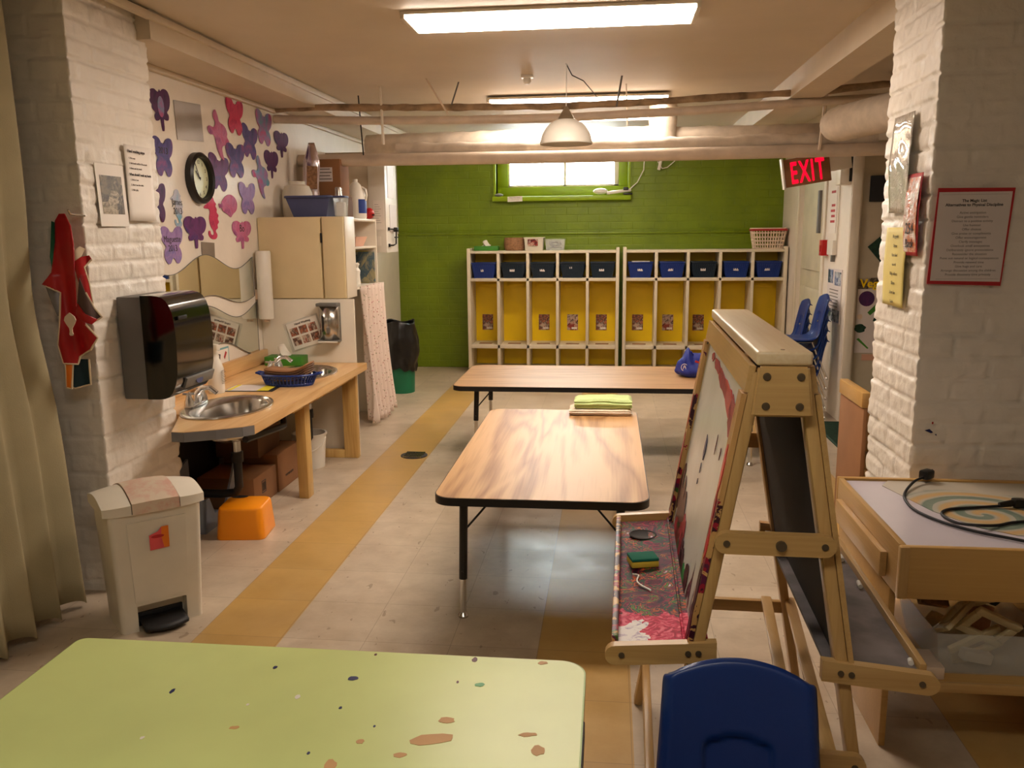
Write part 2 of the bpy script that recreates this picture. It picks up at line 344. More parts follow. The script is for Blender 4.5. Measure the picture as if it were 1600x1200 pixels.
# ---------------------------------------------------------------- mesh helpers
class MB:
    def __init__(s, off=(0,0,0)):
        s.bm = bmesh.new(); s.off = Vector(off)
    def _v(s, p): return s.bm.verts.new(Vector(p)-s.off)
    def _mark(s, faces, mi):
        for f in faces: f.material_index = mi
    def merge(s, b2, mi=0):
        me = bpy.data.meshes.new('t'); b2.to_mesh(me); b2.free()
        n0 = len(s.bm.faces); s.bm.from_mesh(me); bpy.data.meshes.remove(me)
        s.bm.faces.ensure_lookup_table()
        for f in s.bm.faces[n0:]: f.material_index = mi
    def box(s, x0, x1, y0, y1, z0, z1, bev=0, mi=0, mat=None, seg=2):
        b = bmesh.new(); bmesh.ops.create_cube(b, size=1)
        for v in b.verts:
            v.co = Vector(((x0+x1)/2+v.co.x*(x1-x0), (y0+y1)/2+v.co.y*(y1-y0), (z0+z1)/2+v.co.z*(z1-z0)))
        if bev: bmesh.ops.bevel(b, geom=b.edges[:], offset=bev, segments=seg, affect='EDGES', profile=.5)
        if mat: b.transform(mat)
        b.transform(Matrix.Translation(-s.off)); s.merge(b, mi); return s
    def obox(s, c, size, rot=(0,0,0), bev=0, mi=0):
        from mathutils import Euler
        m = Matrix.Translation(c) @ Euler(rot).to_matrix().to_4x4()
        h = [v/2 for v in size]
        return s.box(-h[0], h[0], -h[1], h[1], -h[2], h[2], bev, mi, m)
    def bar(s, p0, p1, w, d, upv=(0,1,0), bev=0, mi=0):
        p0 = Vector(p0); p1 = Vector(p1); z = (p1-p0); L = z.length; z.normalize()
        y = Vector(upv); x = y.cross(z).normalized(); y = z.cross(x)
        m = Matrix(((x.x,y.x,z.x,0),(x.y,y.y,z.y,0),(x.z,y.z,z.z,0),(0,0,0,1))); m.translation = (p0+p1)/2
        return s.box(-w/2, w/2, -d/2, d/2, -L/2, L/2, bev, mi, m)
    def cyl(s, p0, p1, r0, r1=None, n=16, mi=0, cap=True):
        r1 = r0 if r1 is None else r1
        p0 = Vector(p0); p1 = Vector(p1); z = (p1-p0).normalized()
        x = z.orthogonal().normalized(); y = z.cross(x)
        a = [s._v(p0+(x*math.cos(t)+y*math.sin(t))*r0) for t in [2*PI*i/n for i in range(n)]]
        b = [s._v(p1+(x*math.cos(t)+y*math.sin(t))*r1) for t in [2*PI*i/n for i in range(n)]]
        fs = [s.bm.faces.new((a[i], a[(i+1) % n], b[(i+1) % n], b[i])) for i in range(n)]
        if cap: fs += [s.bm.faces.new(a[::-1]), s.bm.faces.new(b)]
        s._mark(fs, mi); return s
    def tube(s, pts, r, n=10, mi=0, closed=False, jit=0):
        pts = [Vector(p) for p in pts]; rings = []; N_ = len(pts); ref = None
        for i, p in enumerate(pts):
            a = pts[(i-1) % N_] if (closed or i > 0) else p
            b = pts[(i+1) % N_] if (closed or i < N_-1) else p
            t = (b-a).normalized()
            if ref is None: ref = t.orthogonal().normalized()
            x = (ref-t*ref.dot(t)).normalized(); ref = x; y = t.cross(x)
            rr = r[i] if isinstance(r, (list, tuple)) else r
            ring = []
            for k in range(n):
                q = x*math.cos(2*PI*k/n)+y*math.sin(2*PI*k/n)
                pp = p+q*rr
                if jit: pp += q*jit*noise.noise(pp*12)
                ring.append(s._v(pp))
            rings.append(ring)
        fs = []
        for i in range(N_ if closed else N_-1):
            a, b = rings[i], rings[(i+1) % N_]
            fs += [s.bm.faces.new((a[k], a[(k+1) % n], b[(k+1) % n], b[k])) for k in range(n)]
        if not closed: fs += [s.bm.faces.new(rings[0][::-1]), s.bm.faces.new(rings[-1])]
        s._mark(fs, mi); return s
    def lathe(s, prof, c=(0,0,0), n=28, mi=0, sx=1, sy=1, cap=True, axis='z'):
        c = Vector(c); rings = []
        for r, z in prof:
            ring = []
            for k in range(n):
                a, b = r*sx*math.cos(2*PI*k/n), r*sy*math.sin(2*PI*k/n)
                p = {'z': (a, b, z), 'y': (a, z, -b), 'x': (z, a, b)}[axis]
                ring.append(s._v(c+Vector(p)))
            rings.append(ring)
        fs = []
        for a, b in zip(rings, rings[1:]):
            fs += [s.bm.faces.new((a[k], a[(k+1) % n], b[(k+1) % n], b[k])) for k in range(n)]
        if cap:
            if prof[0][0] > 1e-5: fs.append(s.bm.faces.new(rings[0][::-1]))
            if prof[-1][0] > 1e-5: fs.append(s.bm.faces.new(rings[-1]))
        s._mark(fs, mi); return s
    def prism(s, pts, vec, mi=0):
        vec = Vector(vec)
        a = [s._v(p) for p in pts]; b = [s._v(Vector(p)+vec) for p in pts]; n = len(a)
        fs = [s.bm.faces.new(a[::-1]), s.bm.faces.new(b)]
        fs += [s.bm.faces.new((a[i], a[(i+1) % n], b[(i+1) % n], b[i])) for i in range(n)]
        s._mark(fs, mi); return s
    def grid(s, fn, nu, nv, mi=0):
        g = [[s._v(fn(i/nu, j/nv)) for j in range(nv+1)] for i in range(nu+1)]
        fs = [s.bm.faces.new((g[i][j], g[i+1][j], g[i+1][j+1], g[i][j+1])) for i in range(nu) for j in range(nv)]
        s._mark(fs, mi); return s
    def ball(s, c, r, sc=(1,1,1), mi=0, u=18, v=10):
        b = bmesh.new(); bmesh.ops.create_uvsphere(b, u_segments=u, v_segments=v, radius=r)
        b.transform(Matrix.Translation(Vector(c)-s.off) @ Matrix.Diagonal((*sc, 1))); s.merge(b, mi); return s
    def torus(s, c, R, r, n=32, m=8, mi=0, axis='z', sx=1, sy=1):
        pts = []
        for k in range(n):
            a, b = R*sx*math.cos(2*PI*k/n), R*sy*math.sin(2*PI*k/n)
            p = {'z': (a, b, 0), 'y': (a, 0, b), 'x': (0, a, b)}[axis]
            pts.append(Vector(c)+Vector(p))
        return s.tube(pts, r, m, mi, True)
    def rbin(s, cx, cy, z0, z1, w0, d0, w1, d1, t=.004, mi=0, ribs=0, rot=0):
        """open tapered box with wall thickness t, optional ribs on its outside"""
        R = Matrix.Rotation(rot, 3, 'Z'); c = Vector((cx, cy, 0))
        def ring(w, d, z):
            return [s._v(c+R @ Vector((a*w/2, b*d/2, 0))+Vector((0,0,z))) for a, b in ((-1,-1),(1,-1),(1,1),(-1,1))]
        o0, o1 = ring(w0, d0, z0), ring(w1, d1, z1); i1, i0 = ring(w1-2*t, d1-2*t, z1), ring(w0-2*t, d0-2*t, z0+t)
        fs = [s.bm.faces.new(o0[::-1]), s.bm.faces.new(i0)]
        for a, b in ((o0,o1),(o1,i1),(i1,i0)):
            fs += [s.bm.faces.new((a[k], a[(k+1) % 4], b[(k+1) % 4], b[k])) for k in range(4)]
        s._mark(fs, mi)
        if ribs:
            for side in range(4):
                ang = rot+side*PI/2; R2 = Matrix.Rotation(ang, 3, 'Z')
                ww0, dd0 = (w0, d0) if side % 2 == 0 else (d0, w0); ww1, dd1 = (w1, d1) if side % 2 == 0 else (d1, w1)
                for k in range(ribs):
                    f = (k+.5)/ribs-.5
                    a = c+R2 @ Vector((f*ww0*.92, -dd0/2-.001, 0))+Vector((0,0,z0+(z1-z0)*.12)); b = c+R2 @ Vector((f*ww1*.92, -dd1/2-.001, 0))+Vector((0,0,z0+(z1-z0)*.82))
                    s.bar(a, b, ww0/ribs*.4, .004, R2 @ Vector((0,1,0)), 0, mi)
        return s
    def build(s, name, mats, parent=None, loc=None, smooth=True, ang=38):
        me = bpy.data.meshes.new(name)
        bmesh.ops.recalc_face_normals(s.bm, faces=s.bm.faces[:])
        if smooth:
            lim = math.radians(ang)
            for f in s.bm.faces: f.smooth = True
            for e in s.bm.edges:
                if len(e.link_faces) == 2 and e.calc_face_angle(0) > lim: e.smooth = False
        s.bm.to_mesh(me); s.bm.free()
        for m in (mats if isinstance(mats, (list, tuple)) else [mats]): me.materials.append(m)
        o = bpy.data.objects.new(name, me); C.objects.link(o)
        if parent is not None: o.parent = parent
        else: o.location = loc if loc is not None else s.off
        return o
def thing(name, label, cat, loc=(0,0,0), rz=0, group=None):
    o = bpy.data.objects.new(name, None); C.objects.link(o); o.empty_display_size = .05
    o.location = loc; o.rotation_euler = (0,0,rz); o['label'] = label; o['category'] = cat
    if group: o['group'] = group
    return o
def tag(o, label, cat, group=None):
    o['label'] = label; o['category'] = cat
    if group: o['group'] = group
    return o
def struct(o): o['kind'] = 'structure'; return o
def solid(o, t, off=0):
    m = o.modifiers.new('thick', 'SOLIDIFY'); m.thickness = t; m.offset = off; return o
def subsurf(o, l=1):
    m = o.modifiers.new('sub', 'SUBSURF'); m.levels = l; m.render_levels = l; return o
def dup(root, loc=None, rz=None, label=None, group=None):
    r = root.copy(); C.objects.link(r)
    if loc is not None: r.location = loc
    if rz is not None: r.rotation_euler = (0,0,rz)
    if label: r['label'] = label
    if group: r['group'] = group
    for ch in list(root.children):
        c = ch.copy(); C.objects.link(c); c.parent = r
        for g in ch.children:
            d = g.copy(); C.objects.link(d); d.parent = c
    return r
def text_mesh(body, size, origin, xdir, ydir, mat, name, parent=None, align='CENTER', depth=.0008, spacing=1.0, off=(0,0,0), bold=0, sx=1.0):
    cu = bpy.data.curves.new('txt', 'FONT'); cu.body = body; cu.size = size; cu.align_x = align; cu.extrude = depth/2
    cu.space_line = spacing; cu.offset = bold; cu.resolution_u = 3
    ob = bpy.data.objects.new('txt', cu); C.objects.link(ob)
    bpy.context.view_layer.update()
    dg = bpy.context.evaluated_depsgraph_get()
    me = bpy.data.meshes.new_from_object(ob.evaluated_get(dg)); bpy.data.objects.remove(ob)
    x = Vector(xdir).normalized(); y = Vector(ydir).normalized(); z = x.cross(y)
    m = Matrix(((x.x,y.x,z.x,0),(x.y,y.y,z.y,0),(x.z,y.z,z.z,0),(0,0,0,1))); m.translation = Vector(origin)-Vector(off)
    me.transform(m @ Matrix.Diagonal((sx,1,1,1))); me.materials.clear(); me.materials.append(mat)
    o = bpy.data.objects.new(name, me); C.objects.link(o)
    if parent is not None: o.parent = parent
    return o
def chaikin(p, k=2):
    for _ in range(k):
        q = []
        for i in range(len(p)):
            a, b = p[i], p[(i+1) % len(p)]
            q += [(a[0]*.75+b[0]*.25, a[1]*.75+b[1]*.25), (a[0]*.25+b[0]*.75, a[1]*.25+b[1]*.75)]
        p = q
    return p
def rrect(x0, x1, y0, y1, r, n=6):
    p = []
    for cx, cy, a0 in ((x1-r, y1-r, 0), (x0+r, y1-r, 90), (x0+r, y0+r, 180), (x1-r, y0+r, 270)):
        for k in range(n+1):
            a = math.radians(a0+90*k/n); p.append((cx+r*math.cos(a), cy+r*math.sin(a)))
    return p
# ================================================================ the room
CEIL = 2.3
XL, XR, YB = -2.17, 1.68, 8.70
b = MB(); b.box(-2.6, 3.3, -2.0, 9.0, -.08, 0); struct(b.build('floor', M['floor'], smooth=False))
b = MB(); b.box(-2.6, 3.3, -2.0, 9.0, CEIL, CEIL+.1); struct(b.build('ceiling', M['ceiling'], smooth=False))
b = MB(); b.box(-2.42, XL, 3.52, YB+.02, 0, CEIL); b.box(-2.6, -2.42, -2.0, 3.6, 0, CEIL); struct(b.build('wall_left', M['white_wall'], smooth=False))
b = MB(); b.box(-2.6, 3.3, -2.1, -2.0, 0, CEIL); struct(b.build('wall_rear', M['white_wall'], smooth=False))
# green far wall with window opening
wx0, wx1, wz0, wz1 = -1.15, .17, 1.74, 2.24
b = MB()
b.box(-2.42, wx0, YB, YB+.3, 0, CEIL); b.box(wx1, 1.85, YB, YB+.3, 0, CEIL)
b.box(wx0, wx1, YB, YB+.3, 0, wz0); b.box(wx0, wx1, YB, YB+.3, wz1, CEIL)
struct(b.build('wall_far', M['green'], smooth=False))
b = MB(); b.box(XL, XR, YB-.045, YB, 1.36, 1.385, .008); b.box(XL, XR, YB-.03, YB, 0, 1.36, 0); struct(b.build('trim_1', M['green_trim'] if False else M['green']))
# right wall of far bay, with its door
b = MB()
b.box(XR, XR+.065, 6.32, 7.05, 0, CEIL); b.box(XR, XR+.10, 7.95, YB, 0, CEIL); b.box(XR, XR+.1, 7.05, 7.95, 2.02, CEIL)
struct(b.build('wall_right', M['white_wall'], smooth=False))
b = MB(); b.box(XR+.03, XR+.07, 7.05, 7.95, 0, 2.02); b.box(XR+.015, XR+.03, 7.15, 7.85, .15, .9, .005); b.box(XR+.015, XR+.03, 7.15, 7.85, 1.05, 1.9, .005)
struct(b.build('door_1', M['palegreen']))
b = MB()
for y0, y1 in ((6.98, 7.05), (7.95, 8.02)): b.box(XR-.015, XR, y0, y1, 0, 2.09, .003)
b.box(XR-.015, XR, 6.98, 8.02, 2.02, 2.09, .003); struct(b.build('trim_2', M['white_lam']))
# wall facing the camera beyond the end of the right wall
b = MB(); b.box(1.745, 1.765, 6.36, 6.46, 0, CEIL); b.box(2.72, 3.3, 6.36, 6.46, 0, CEIL); b.box(1.765, 2.72, 6.36, 6.46, 2.0, CEIL)
struct(b.build('wall_entrance', M['white_wall'], smooth=False))
b = MB(); b.box(1.765, 2.72, 6.39, 6.44, 0, 2.0); struct(b.build('door_2', M['door']))
b = MB(); b.box(1.748, 1.764, 6.345, 6.36, 0, 2.0, .004); b.box(XR+.002, XR+.064, 6.305, 6.32, 0, CEIL, .004); struct(b.build('trim_3', M['white_lam']))
b = MB(); b.box(3.2, 3.3, -2.0, 6.4, 0, CEIL); struct(b.build('wall_side', M['white_wall'], smooth=False))
# beams
b = MB(); b.box(-2.2, -1.87, 3.46, YB, 2.185, CEIL+.01); b.box(-2.17, -2.14, 3.5, YB, 2.16, 2.185, .004); b.box(-1.885, -1.855, 2.0, YB, 2.26, 2.29, .004)
struct(b.build('trim_4', M['beam']))
b = MB(); b.box(1.06, 1.25, 0.2, YB, 2.17, CEIL+.01); struct(b.build('trim_5', M['beam']))
b = MB(); b.tube([(-1.875, 1.0, 2.292), (-1.875, 5.0, 2.292)], .007, 6); struct(b.build('trim_6', M['blackmat']))

# brick pillars: displaced skin with running-bond courses
def brick_pillar(name, x0, x1, y0, y1, z1, seed=0, res=.0085, skip=None):
    bm = bmesh.new(); per = []
    pts = [(x0,y0),(x1,y0),(x1,y1),(x0,y1)]; s = 0
    for i in range(4):
        a = Vector(pts[i]); c = Vector(pts[(i+1) % 4]); L = (c-a).length; n = max(2, int(L/res))
        d = (c-a)/L; nr = Vector((d.y, -d.x))
        for k in range(n):
            t = k/n
            nn = nr.copy()
            if k == 0:
                pd = (Vector(pts[i])-Vector(pts[i-1])).normalized(); nn = (nr+Vector((pd.y, -pd.x)))
            per.append((a+(c-a)*t, nn, s+L*t))
        s += L
    nz = int(z1/res); H = .0735; BL = .215
    rows = []
    for j in range(nz+1):
        z = z1*j/nz; row = []
        course = math.floor((z+seed*.03)/H); fz = (z+seed*.03)/H-course
        dz = min(fz, 1-fz)*H
        for p, n, ss in per:
            sb = ss/BL+(.5 if course % 2 else 0)+.13*noise.noise(Vector((course*3.1, seed, 5)))
            fs = sb-math.floor(sb); ds = min(fs, 1-fs)*BL
            wob = .004*noise.noise(Vector((p.x*9, p.y*9, z*9+seed)))
            j1 = max(0, 1-(dz+wob)/.009); j2 = max(0, 1-(ds+wob)/.008)*(.75 if noise.noise(Vector((math.floor(sb), course, seed))) > -.25 else .2)
            jj = max(j1*(.55+.6*abs(noise.noise(Vector((p.x*6, p.y*6, z*4))))), j2*.8)
            d = -.012*jj*jj*(3-2*min(jj,1)) + .0045*noise.noise(Vector((p.x*22, p.y*22, z*30))) + .002*noise.noise(Vector((p.x*70, p.y*70, z*70)))
            d += .004*noise.noise(Vector((course*1.7, math.floor(sb)*2.3, seed+1)))
            row.append(bm.verts.new((p.x+n.x*d, p.y+n.y*d, z)))
        rows.append(row)
    m = len(per)
    for j in range(nz):
        for k in range(m):
            bm.faces.new((rows[j][k], rows[j][(k+1) % m], rows[j+1][(k+1) % m], rows[j+1][k]))
    for f in bm.faces: f.smooth = True
    me = bpy.data.meshes.new(name); bm.to_mesh(me); bm.free(); me.materials.append(M['pillar'])
    o = bpy.data.objects.new(name, me); C.objects.link(o); return struct(o)
brick_pillar('wall_left_pillar', -2.40, -1.93, 2.98, 3.53, CEIL, 1)
brick_pillar('wall_right_pillar', 1.0, 1.62, 2.86, 3.34, CEIL, 4)

# window in far wall
b = MB()
for x0, x1, z0, z1 in ((wx0, wx1, wz0, wz0+.10), (wx0, wx1, wz1-.05, wz1), (wx0, wx0+.11, wz0+.10, wz1-.05), (wx1-.09, wx1, wz0+.10, wz1-.05)):
    b.box(x0, x1, YB+.12, YB+.18, z0, z1, .004)
w = struct(b.build('window_1', M['green_trim']))
gx0, gx1, gz0, gz1 = wx0+.11, wx1-.09, wz0+.10, wz1-.05
b = MB()
for x0, x1, z0, z1 in ((gx0, gx1, gz0, gz0+.02), (gx0, gx1, gz1-.02, gz1), (gx0, gx0+.015, gz0, gz1), (gx1-.045, gx1, gz0, gz1), (-.475, -.45, gz0, gz1)):
    b.box(x0, x1, YB+.13, YB+.16, z0, z1, .003)
b.build('window_frame', M['white_lam'], w)
b = MB(); b.box(gx0, gx1, YB+.143, YB+.147, gz0, gz1); b.build('pane', M['glass'], w)
b = MB(); b.box(wx0-.03, wx1+.03, YB-.08, YB+.15, wz0-.045, wz0, .005); b.build('window_sill', M['green_trim'], w)
b = MB(); b.box(wx0-.025, wx0+.0, YB-.02, YB+.12, wz0, wz1, .003); b.box(wx1, wx1+.025, YB-.02, YB+.12, wz0, wz1, .003); b.build('window_jamb', M['green_trim'], w)

# ================================================================ ceiling fixtures
def fixture(cx, cy, m, label, L=1.19, wd=.28, drop=0):
    t = thing('ceiling_light', label, 'light', (cx, cy, CEIL)); o = (cx, cy, CEIL)
    b = MB(o)
    x0, x1, y0, y1 = cx-L/2, cx+L/2, cy-wd/2, cy+wd/2
    for a in ((x0-.018, x0), (x1, x1+.018)): b.box(*a, y0-.004, y1+.004, CEIL-.03-drop, CEIL-drop, .003)
    b.box(x0, x1, y0-.012, y1+.012, CEIL-.016-drop, CEIL-.001-drop, .002)
    b.build('frame', M['white_lam'], t)
    b = MB(o); b.box(x0, x1, y0, y1, CEIL-.028-drop, CEIL-.0165-drop, .003); b.build('diffuser', m, t)
    if drop:
        b = MB(o)
        for x in (x0+.06, x1-.06): b.tube([(x, cy, CEIL-drop), (x, cy, CEIL)], .004, 6)
        b.build('suspension_rod', M['steel'], t)
fixture(-.262, 3.79, M['fix'], 'long rectangular fluorescent ceiling light nearest the viewer, glowing white')
fixture(-.225, 6.05, M['fix2'], 'glowing fluorescent ceiling light partly hidden behind the overhead pipes', drop=.012)
fixture(-.24, 7.03, M['fix2'], 'added ceiling light brightening the far bay, unseen behind the pipes', drop=.0)  # added unseen lamp that lights the locker backs
fixture(-.3, .55, M['fix3'], 'added ceiling light brightening the foreground, unseen above the green table')  # added unseen fill lamp for the foreground

# ================================================================ pipes
def pipe(name, pts, r, m, label, n=16, jit=0, seg=.06):
    P = []
    for a, c in zip(pts, pts[1:]):
        a = Vector(a); c = Vector(c); k = max(1, int((c-a).length/seg)); P += [a.lerp(c, i/k) for i in range(k)]
    P.append(Vector(pts[-1]))
    o = Vector(pts[0]); b = MB(o); b.tube(P, r, n, 0, False, jit); return tag(b.build(name, m, loc=o), label, 'pipe')
def sag(x0, x1, y, z0, z1, s=0, n=14):
    return [(x0+(x1-x0)*i/n, y, z0+(z1-z0)*i/n-s*math.sin(PI*i/n)) for i in range(n+1)]
pipe('insulated_pipe', [(-2.16, 5.46, 2.185)]+[(-1.84, 5.44, 2.187), (-1.59, 5.44, 2.178), (-1.0, 5.44, 2.164), (-.37, 5.44, 2.154), (.17, 5.44, 2.164), (.95, 5.44, 2.192), (1.26, 5.44, 2.203), (1.59, 5.44, 2.230), (2.6, 5.4, 2.25)], .021, M['dirtylag'], 'thin stained and flaking wrapped pipe, highest of those crossing the ceiling', 12, .006, .03)
pipe('painted_pipe', [(-2.165, 5.49, 2.127), (-1.61, 5.49, 2.105), (-.9, 5.49, 2.093), (-.37, 5.49, 2.090), (.56, 5.49, 2.117), (1.28, 5.49, 2.151), (2.6, 5.49, 2.19)], .026, M['pipe'], 'slim smooth cream pipe just below the flaking wrapped pipe', 14, 0)
pipe('painted_pipe', sag(-2.165, 2.9, 5.90, 1.897, 1.912, .012), .042, M['pipe'], 'lowest long cream pipe crossing the room in front of the green wall')
pipe('lagged_pipe', sag(-1.48, 1.72, 5.955, 1.965, 1.978, .012), .047, M['lag'], 'fat cloth-wrapped pipe lying right on top of the lowest pipe', 16, .012, .04)
pipe('duct_pipe', [(-1.80, 6.35, 2.022), (.30, 6.35, 2.04)], .092, M['lag'], 'thick white wrapped duct under the far ceiling light', 22, .008, .04)
pipe('duct_pipe', [(.37, 6.35, 2.035), (1.75, 6.3, 2.035)], .082, M['lag'], 'wrapped duct section right of the vertical duct branch', 22, .006, .05)
pipe('duct_riser', [(.36, 6.28, 1.98), (.36, 6.28, 2.2), (.36, 6.3, 2.299)], .095, M['lag'], 'short upright wrapped duct stub meeting ceiling beside far light', 22, .01, .03)
P = [(1.275, 5.30, 1.975), (1.28, 5.25, 1.98)]+[(1.29+.42*i/8, 5.2-1.15*i/8, 1.985+.02*i/8) for i in range(9)]+[(1.74, 3.95, 2.03), (1.76, 3.88, 2.10), (1.76, 3.86, 2.2), (1.76, 3.86, 2.299)]
b = MB((1.32, 5.3, 2.0)); rr = [.06, .088]+[.098]*9+[.098]*4
b.tube(P, rr, 24, 0, False, .004); tag(b.build('duct_pipe', M['lag']), 'fat rounded duct end under the right ceiling beam, beside brick pillar', 'pipe')
# hangers
def rod(pts, r, m, label, name='pipe_hanger', cat='hanger'):
    b = MB(pts[0]); b.tube(pts, r, 6); return tag(b.build(name, m), label, cat)
rod([(-1.44, 5.42, 2.3), (-1.44, 5.45, 1.95)], .010, M['white_lam'], 'white pipe hanger strap near left wall, straight down from ceiling')
rod([(-1.68, 5.75, 2.3), (-1.68, 5.82, 1.92)], .005, M['black'], 'thin dark rod dropping to the low pipe above the jug')
rod([(-1.10, 5.2, 2.3), (-1.01, 5.4, 2.12)], .006, M['pipe'], 'pale slanted hanger strap, left of the pair that make a V')
rod([(-.93, 5.35, 2.3), (-1.0, 5.44, 2.16)], .005, M['grey'], 'dark slanted chain hanger, right of the pair that make a V')
rod([(.06, 5.3, 2.3), (.03, 5.4, 2.14)], .006, M['grey'], 'chain hanger right of the dome lamp, in front of far light')
rod([(.09, 5.6, 2.3), (.11, 6.2, 2.12)], .005, M['pipe'], 'white rod hanger holding duct right of dome lamp')
rod([(1.33, 5.7, 2.24), (1.34, 5.85, 1.9)], .012, M['pipe'], 'pale strap hanger near the exit sign')
# pendant lamp
LX, LY = -.25, 4.9
t = thing('pendant_lamp', 'white frosted glass dome pendant lamp hanging under the pipes', 'lamp', (LX, LY, 1.875)); o = (LX, LY, 1.875)
b = MB(o); prof = [(.143*math.cos(a), 1.88+.135*math.sin(a)) for a in [PI/2*i/12 for i in range(11)]]
b.lathe([(.145, 1.873), (.147, 1.88)]+prof[1:]+[(.04, 2.012)], (LX, LY, 0), 36, cap=False); d = b.build('lamp_shade', M['milky_shade'] if 'milky_shade' in M else M['white_plastic'], t); solid(d, .004, -1)
b = MB(o); b.lathe([(.047, 2.008), (.044, 2.016), (.012, 2.07), (.006, 2.078)], (LX, LY, 0), 24); b.build('lamp_cap', M['steel'], t)
b = MB(o); b.tube([(LX, LY, 2.07), (LX+.001, LY, 2.2), (LX+.002, LY-.02, 2.3)], .0025, 6); b.build('cord', M['white_plastic'], t)
b = MB(o); b.ball((LX, LY, 1.95), .03, (1,1,1.3)); b.cyl((LX, LY, 1.97), (LX, LY, 2.02), .015); b.build('bulb', M['white_plastic'], t)
rod([(LX, 4.88, 2.3), (LX+.03, 4.95, 2.25), (LX+.09, 5.05, 2.235), (LX+.12, 5.2, 2.22), (LX+.17, 5.42, 2.19)], .003, M['black'], 'thin black loose wire running from the ceiling hook right of pendant lamp', 'loose_wire', 'wire')
t = thing('sprinkler_head', 'small white smoke detector stub on ceiling before far light', 'sensor', (-.495, 5.2, 2.3)); o = (-.495, 5.2, 2.3)
b = MB(o); b.box(-.53, -.46, 5.17, 5.23, 2.285, 2.3, .003); b.build('base', M['white_plastic'], t)
b = MB(o); b.lathe([(.022, 2.285), (.022, 2.262), (.01, 2.25)], (-.495, 5.2, 0), 14); b.build('head', M['white_plastic'], t)

# ================================================================ curtain
o = (-1.99, 2.9, 0.03)
def cf(u, v):
    y = 2.93-u*4.2; z = .03+v*2.2; y = 2.86-u*4.1
    ph = y/.145*2*PI*.5
    wv = abs(math.sin(ph+.4*noise.noise(Vector((y*2, z*.4, 0)))))
    amp = .065*(.75+.25*(1-v))
    dent = .028*math.exp(-((z-1.15)/.28)**2)*max(0, min(1, (y-2.45)/.25))
    return Vector((-2.035-dent-.055*v+amp*(1-.35*v)*wv**.8+.012*noise.noise(Vector((y*5, z*1.2, 3))), y+.015*math.sin(ph*2), z+.012*math.sin(ph*2+1)*(1-v)))
b = MB(o); b.grid(cf, 420, 26)
c = solid(b.build('canvas_curtain', M['curtain'], smooth=True, ang=80), .003); tag(c, 'long beige pleated canvas curtain hanging along left edge to floor', 'curtain')
# floor drain
b = MB((-1.224, 5.12, 0)); b.lathe([(.085, 0), (.085, .004), (.0, .005)], (-1.224, 5.12, 0), 28, 0); 
for i in range(-3, 4): b.box(-1.224-.06, -1.224+.06, 5.12+i*.02-.004, 5.12+i*.02+.004, .004, .0095, 0, 1)
tag(b.build('floor_drain', [M['blackmat'], M['steel']]), 'round dark metal floor drain set in the ochre tile stripe', 'drain')
# ================================================================ left side
# counter
CZ = .60
t = thing('sink_counter', 'low pine sink counter on stud legs along the left wall', 'counter', (-1.8, 4.2, 0)); o = (-1.8, 4.2, 0)
def counter_outline():
    return [(-2.165, 3.545), (-1.918, 3.54), (-1.785, 3.215), (-1.73, 3.21), (-1.62, 3.265), (-1.53, 3.325), (-1.495, 3.365), (-1.50, 5.09), (-2.165, 5.09)]
def ellipse(cx, cy, rx, ry, n=40): return [(cx+rx*math.cos(2*PI*k/n), cy+ry*math.sin(2*PI*k/n)) for k in range(n)]
SINKS = [(-1.765, 3.70, .18, .262), (-1.765, 4.665, .185, .255)]
b = bmesh.new()
def loop(pts, z): 
    vs = [b.verts.new((x-o[0], y-o[1], z)) for x, y in pts]
    return [b.edges.new((vs[i], vs[(i+1) % len(vs)])) for i in range(len(vs))], vs
E0, V0 = loop(counter_outline(), CZ); ed = list(E0)
holes = []
for cx, cy, rx, ry in SINKS:
    e, v = loop(ellipse(cx, cy, rx*.93, ry*.93), CZ); ed += e; holes.append(v)
bmesh.ops.triangle_fill(b, use_beauty=True, use_dissolve=False, edges=ed)
top = b.faces[:]
r = bmesh.ops.extrude_face_region(b, geom=top)
bmesh.ops.translate(b, vec=(0,0,-.042), verts=[v for v in r['geom'] if isinstance(v, bmesh.types.BMVert)])
m_ = MB(o); m_.bm.free(); m_.bm = b; m_.build('worktop', M['pine'], t, smooth=False)
b = MB(o); b.box(-2.165, -2.135, 3.55, 5.09, CZ, CZ+.085, .008); b.build('backsplash', M['pine'], t)
b = MB(o); b.box(-2.166, -2.15, 3.56, 4.35, 0, .55); q = b.build('shade_board', M['hardboard'], t); q['label'] = 'added dark board standing in for shade under the counter'  # dark sheet added to stand in for the deep shade below the worktop
def legc(x0, x1, y0, y1, z0=0, z1=CZ-.043):
    q = MB(o); q.box(x0, x1, y0, y1, z0, z1, .004); q.build('leg', M['stud'], t)
legc(-1.64, -1.585, 4.20, 4.28); legc(-1.65, -1.56, 5.03, 5.075)
q = MB(o); q.box(-2.1, -1.65, 5.03, 5.075, 0, .05, .004); q.build('floor_rail', M['stud'], t)
q = MB(o); q.box(-1.60, -1.565, 4.0, 5.03, CZ-.09, CZ-.043, .004); q.build('apron_rail', M['stud'], t)
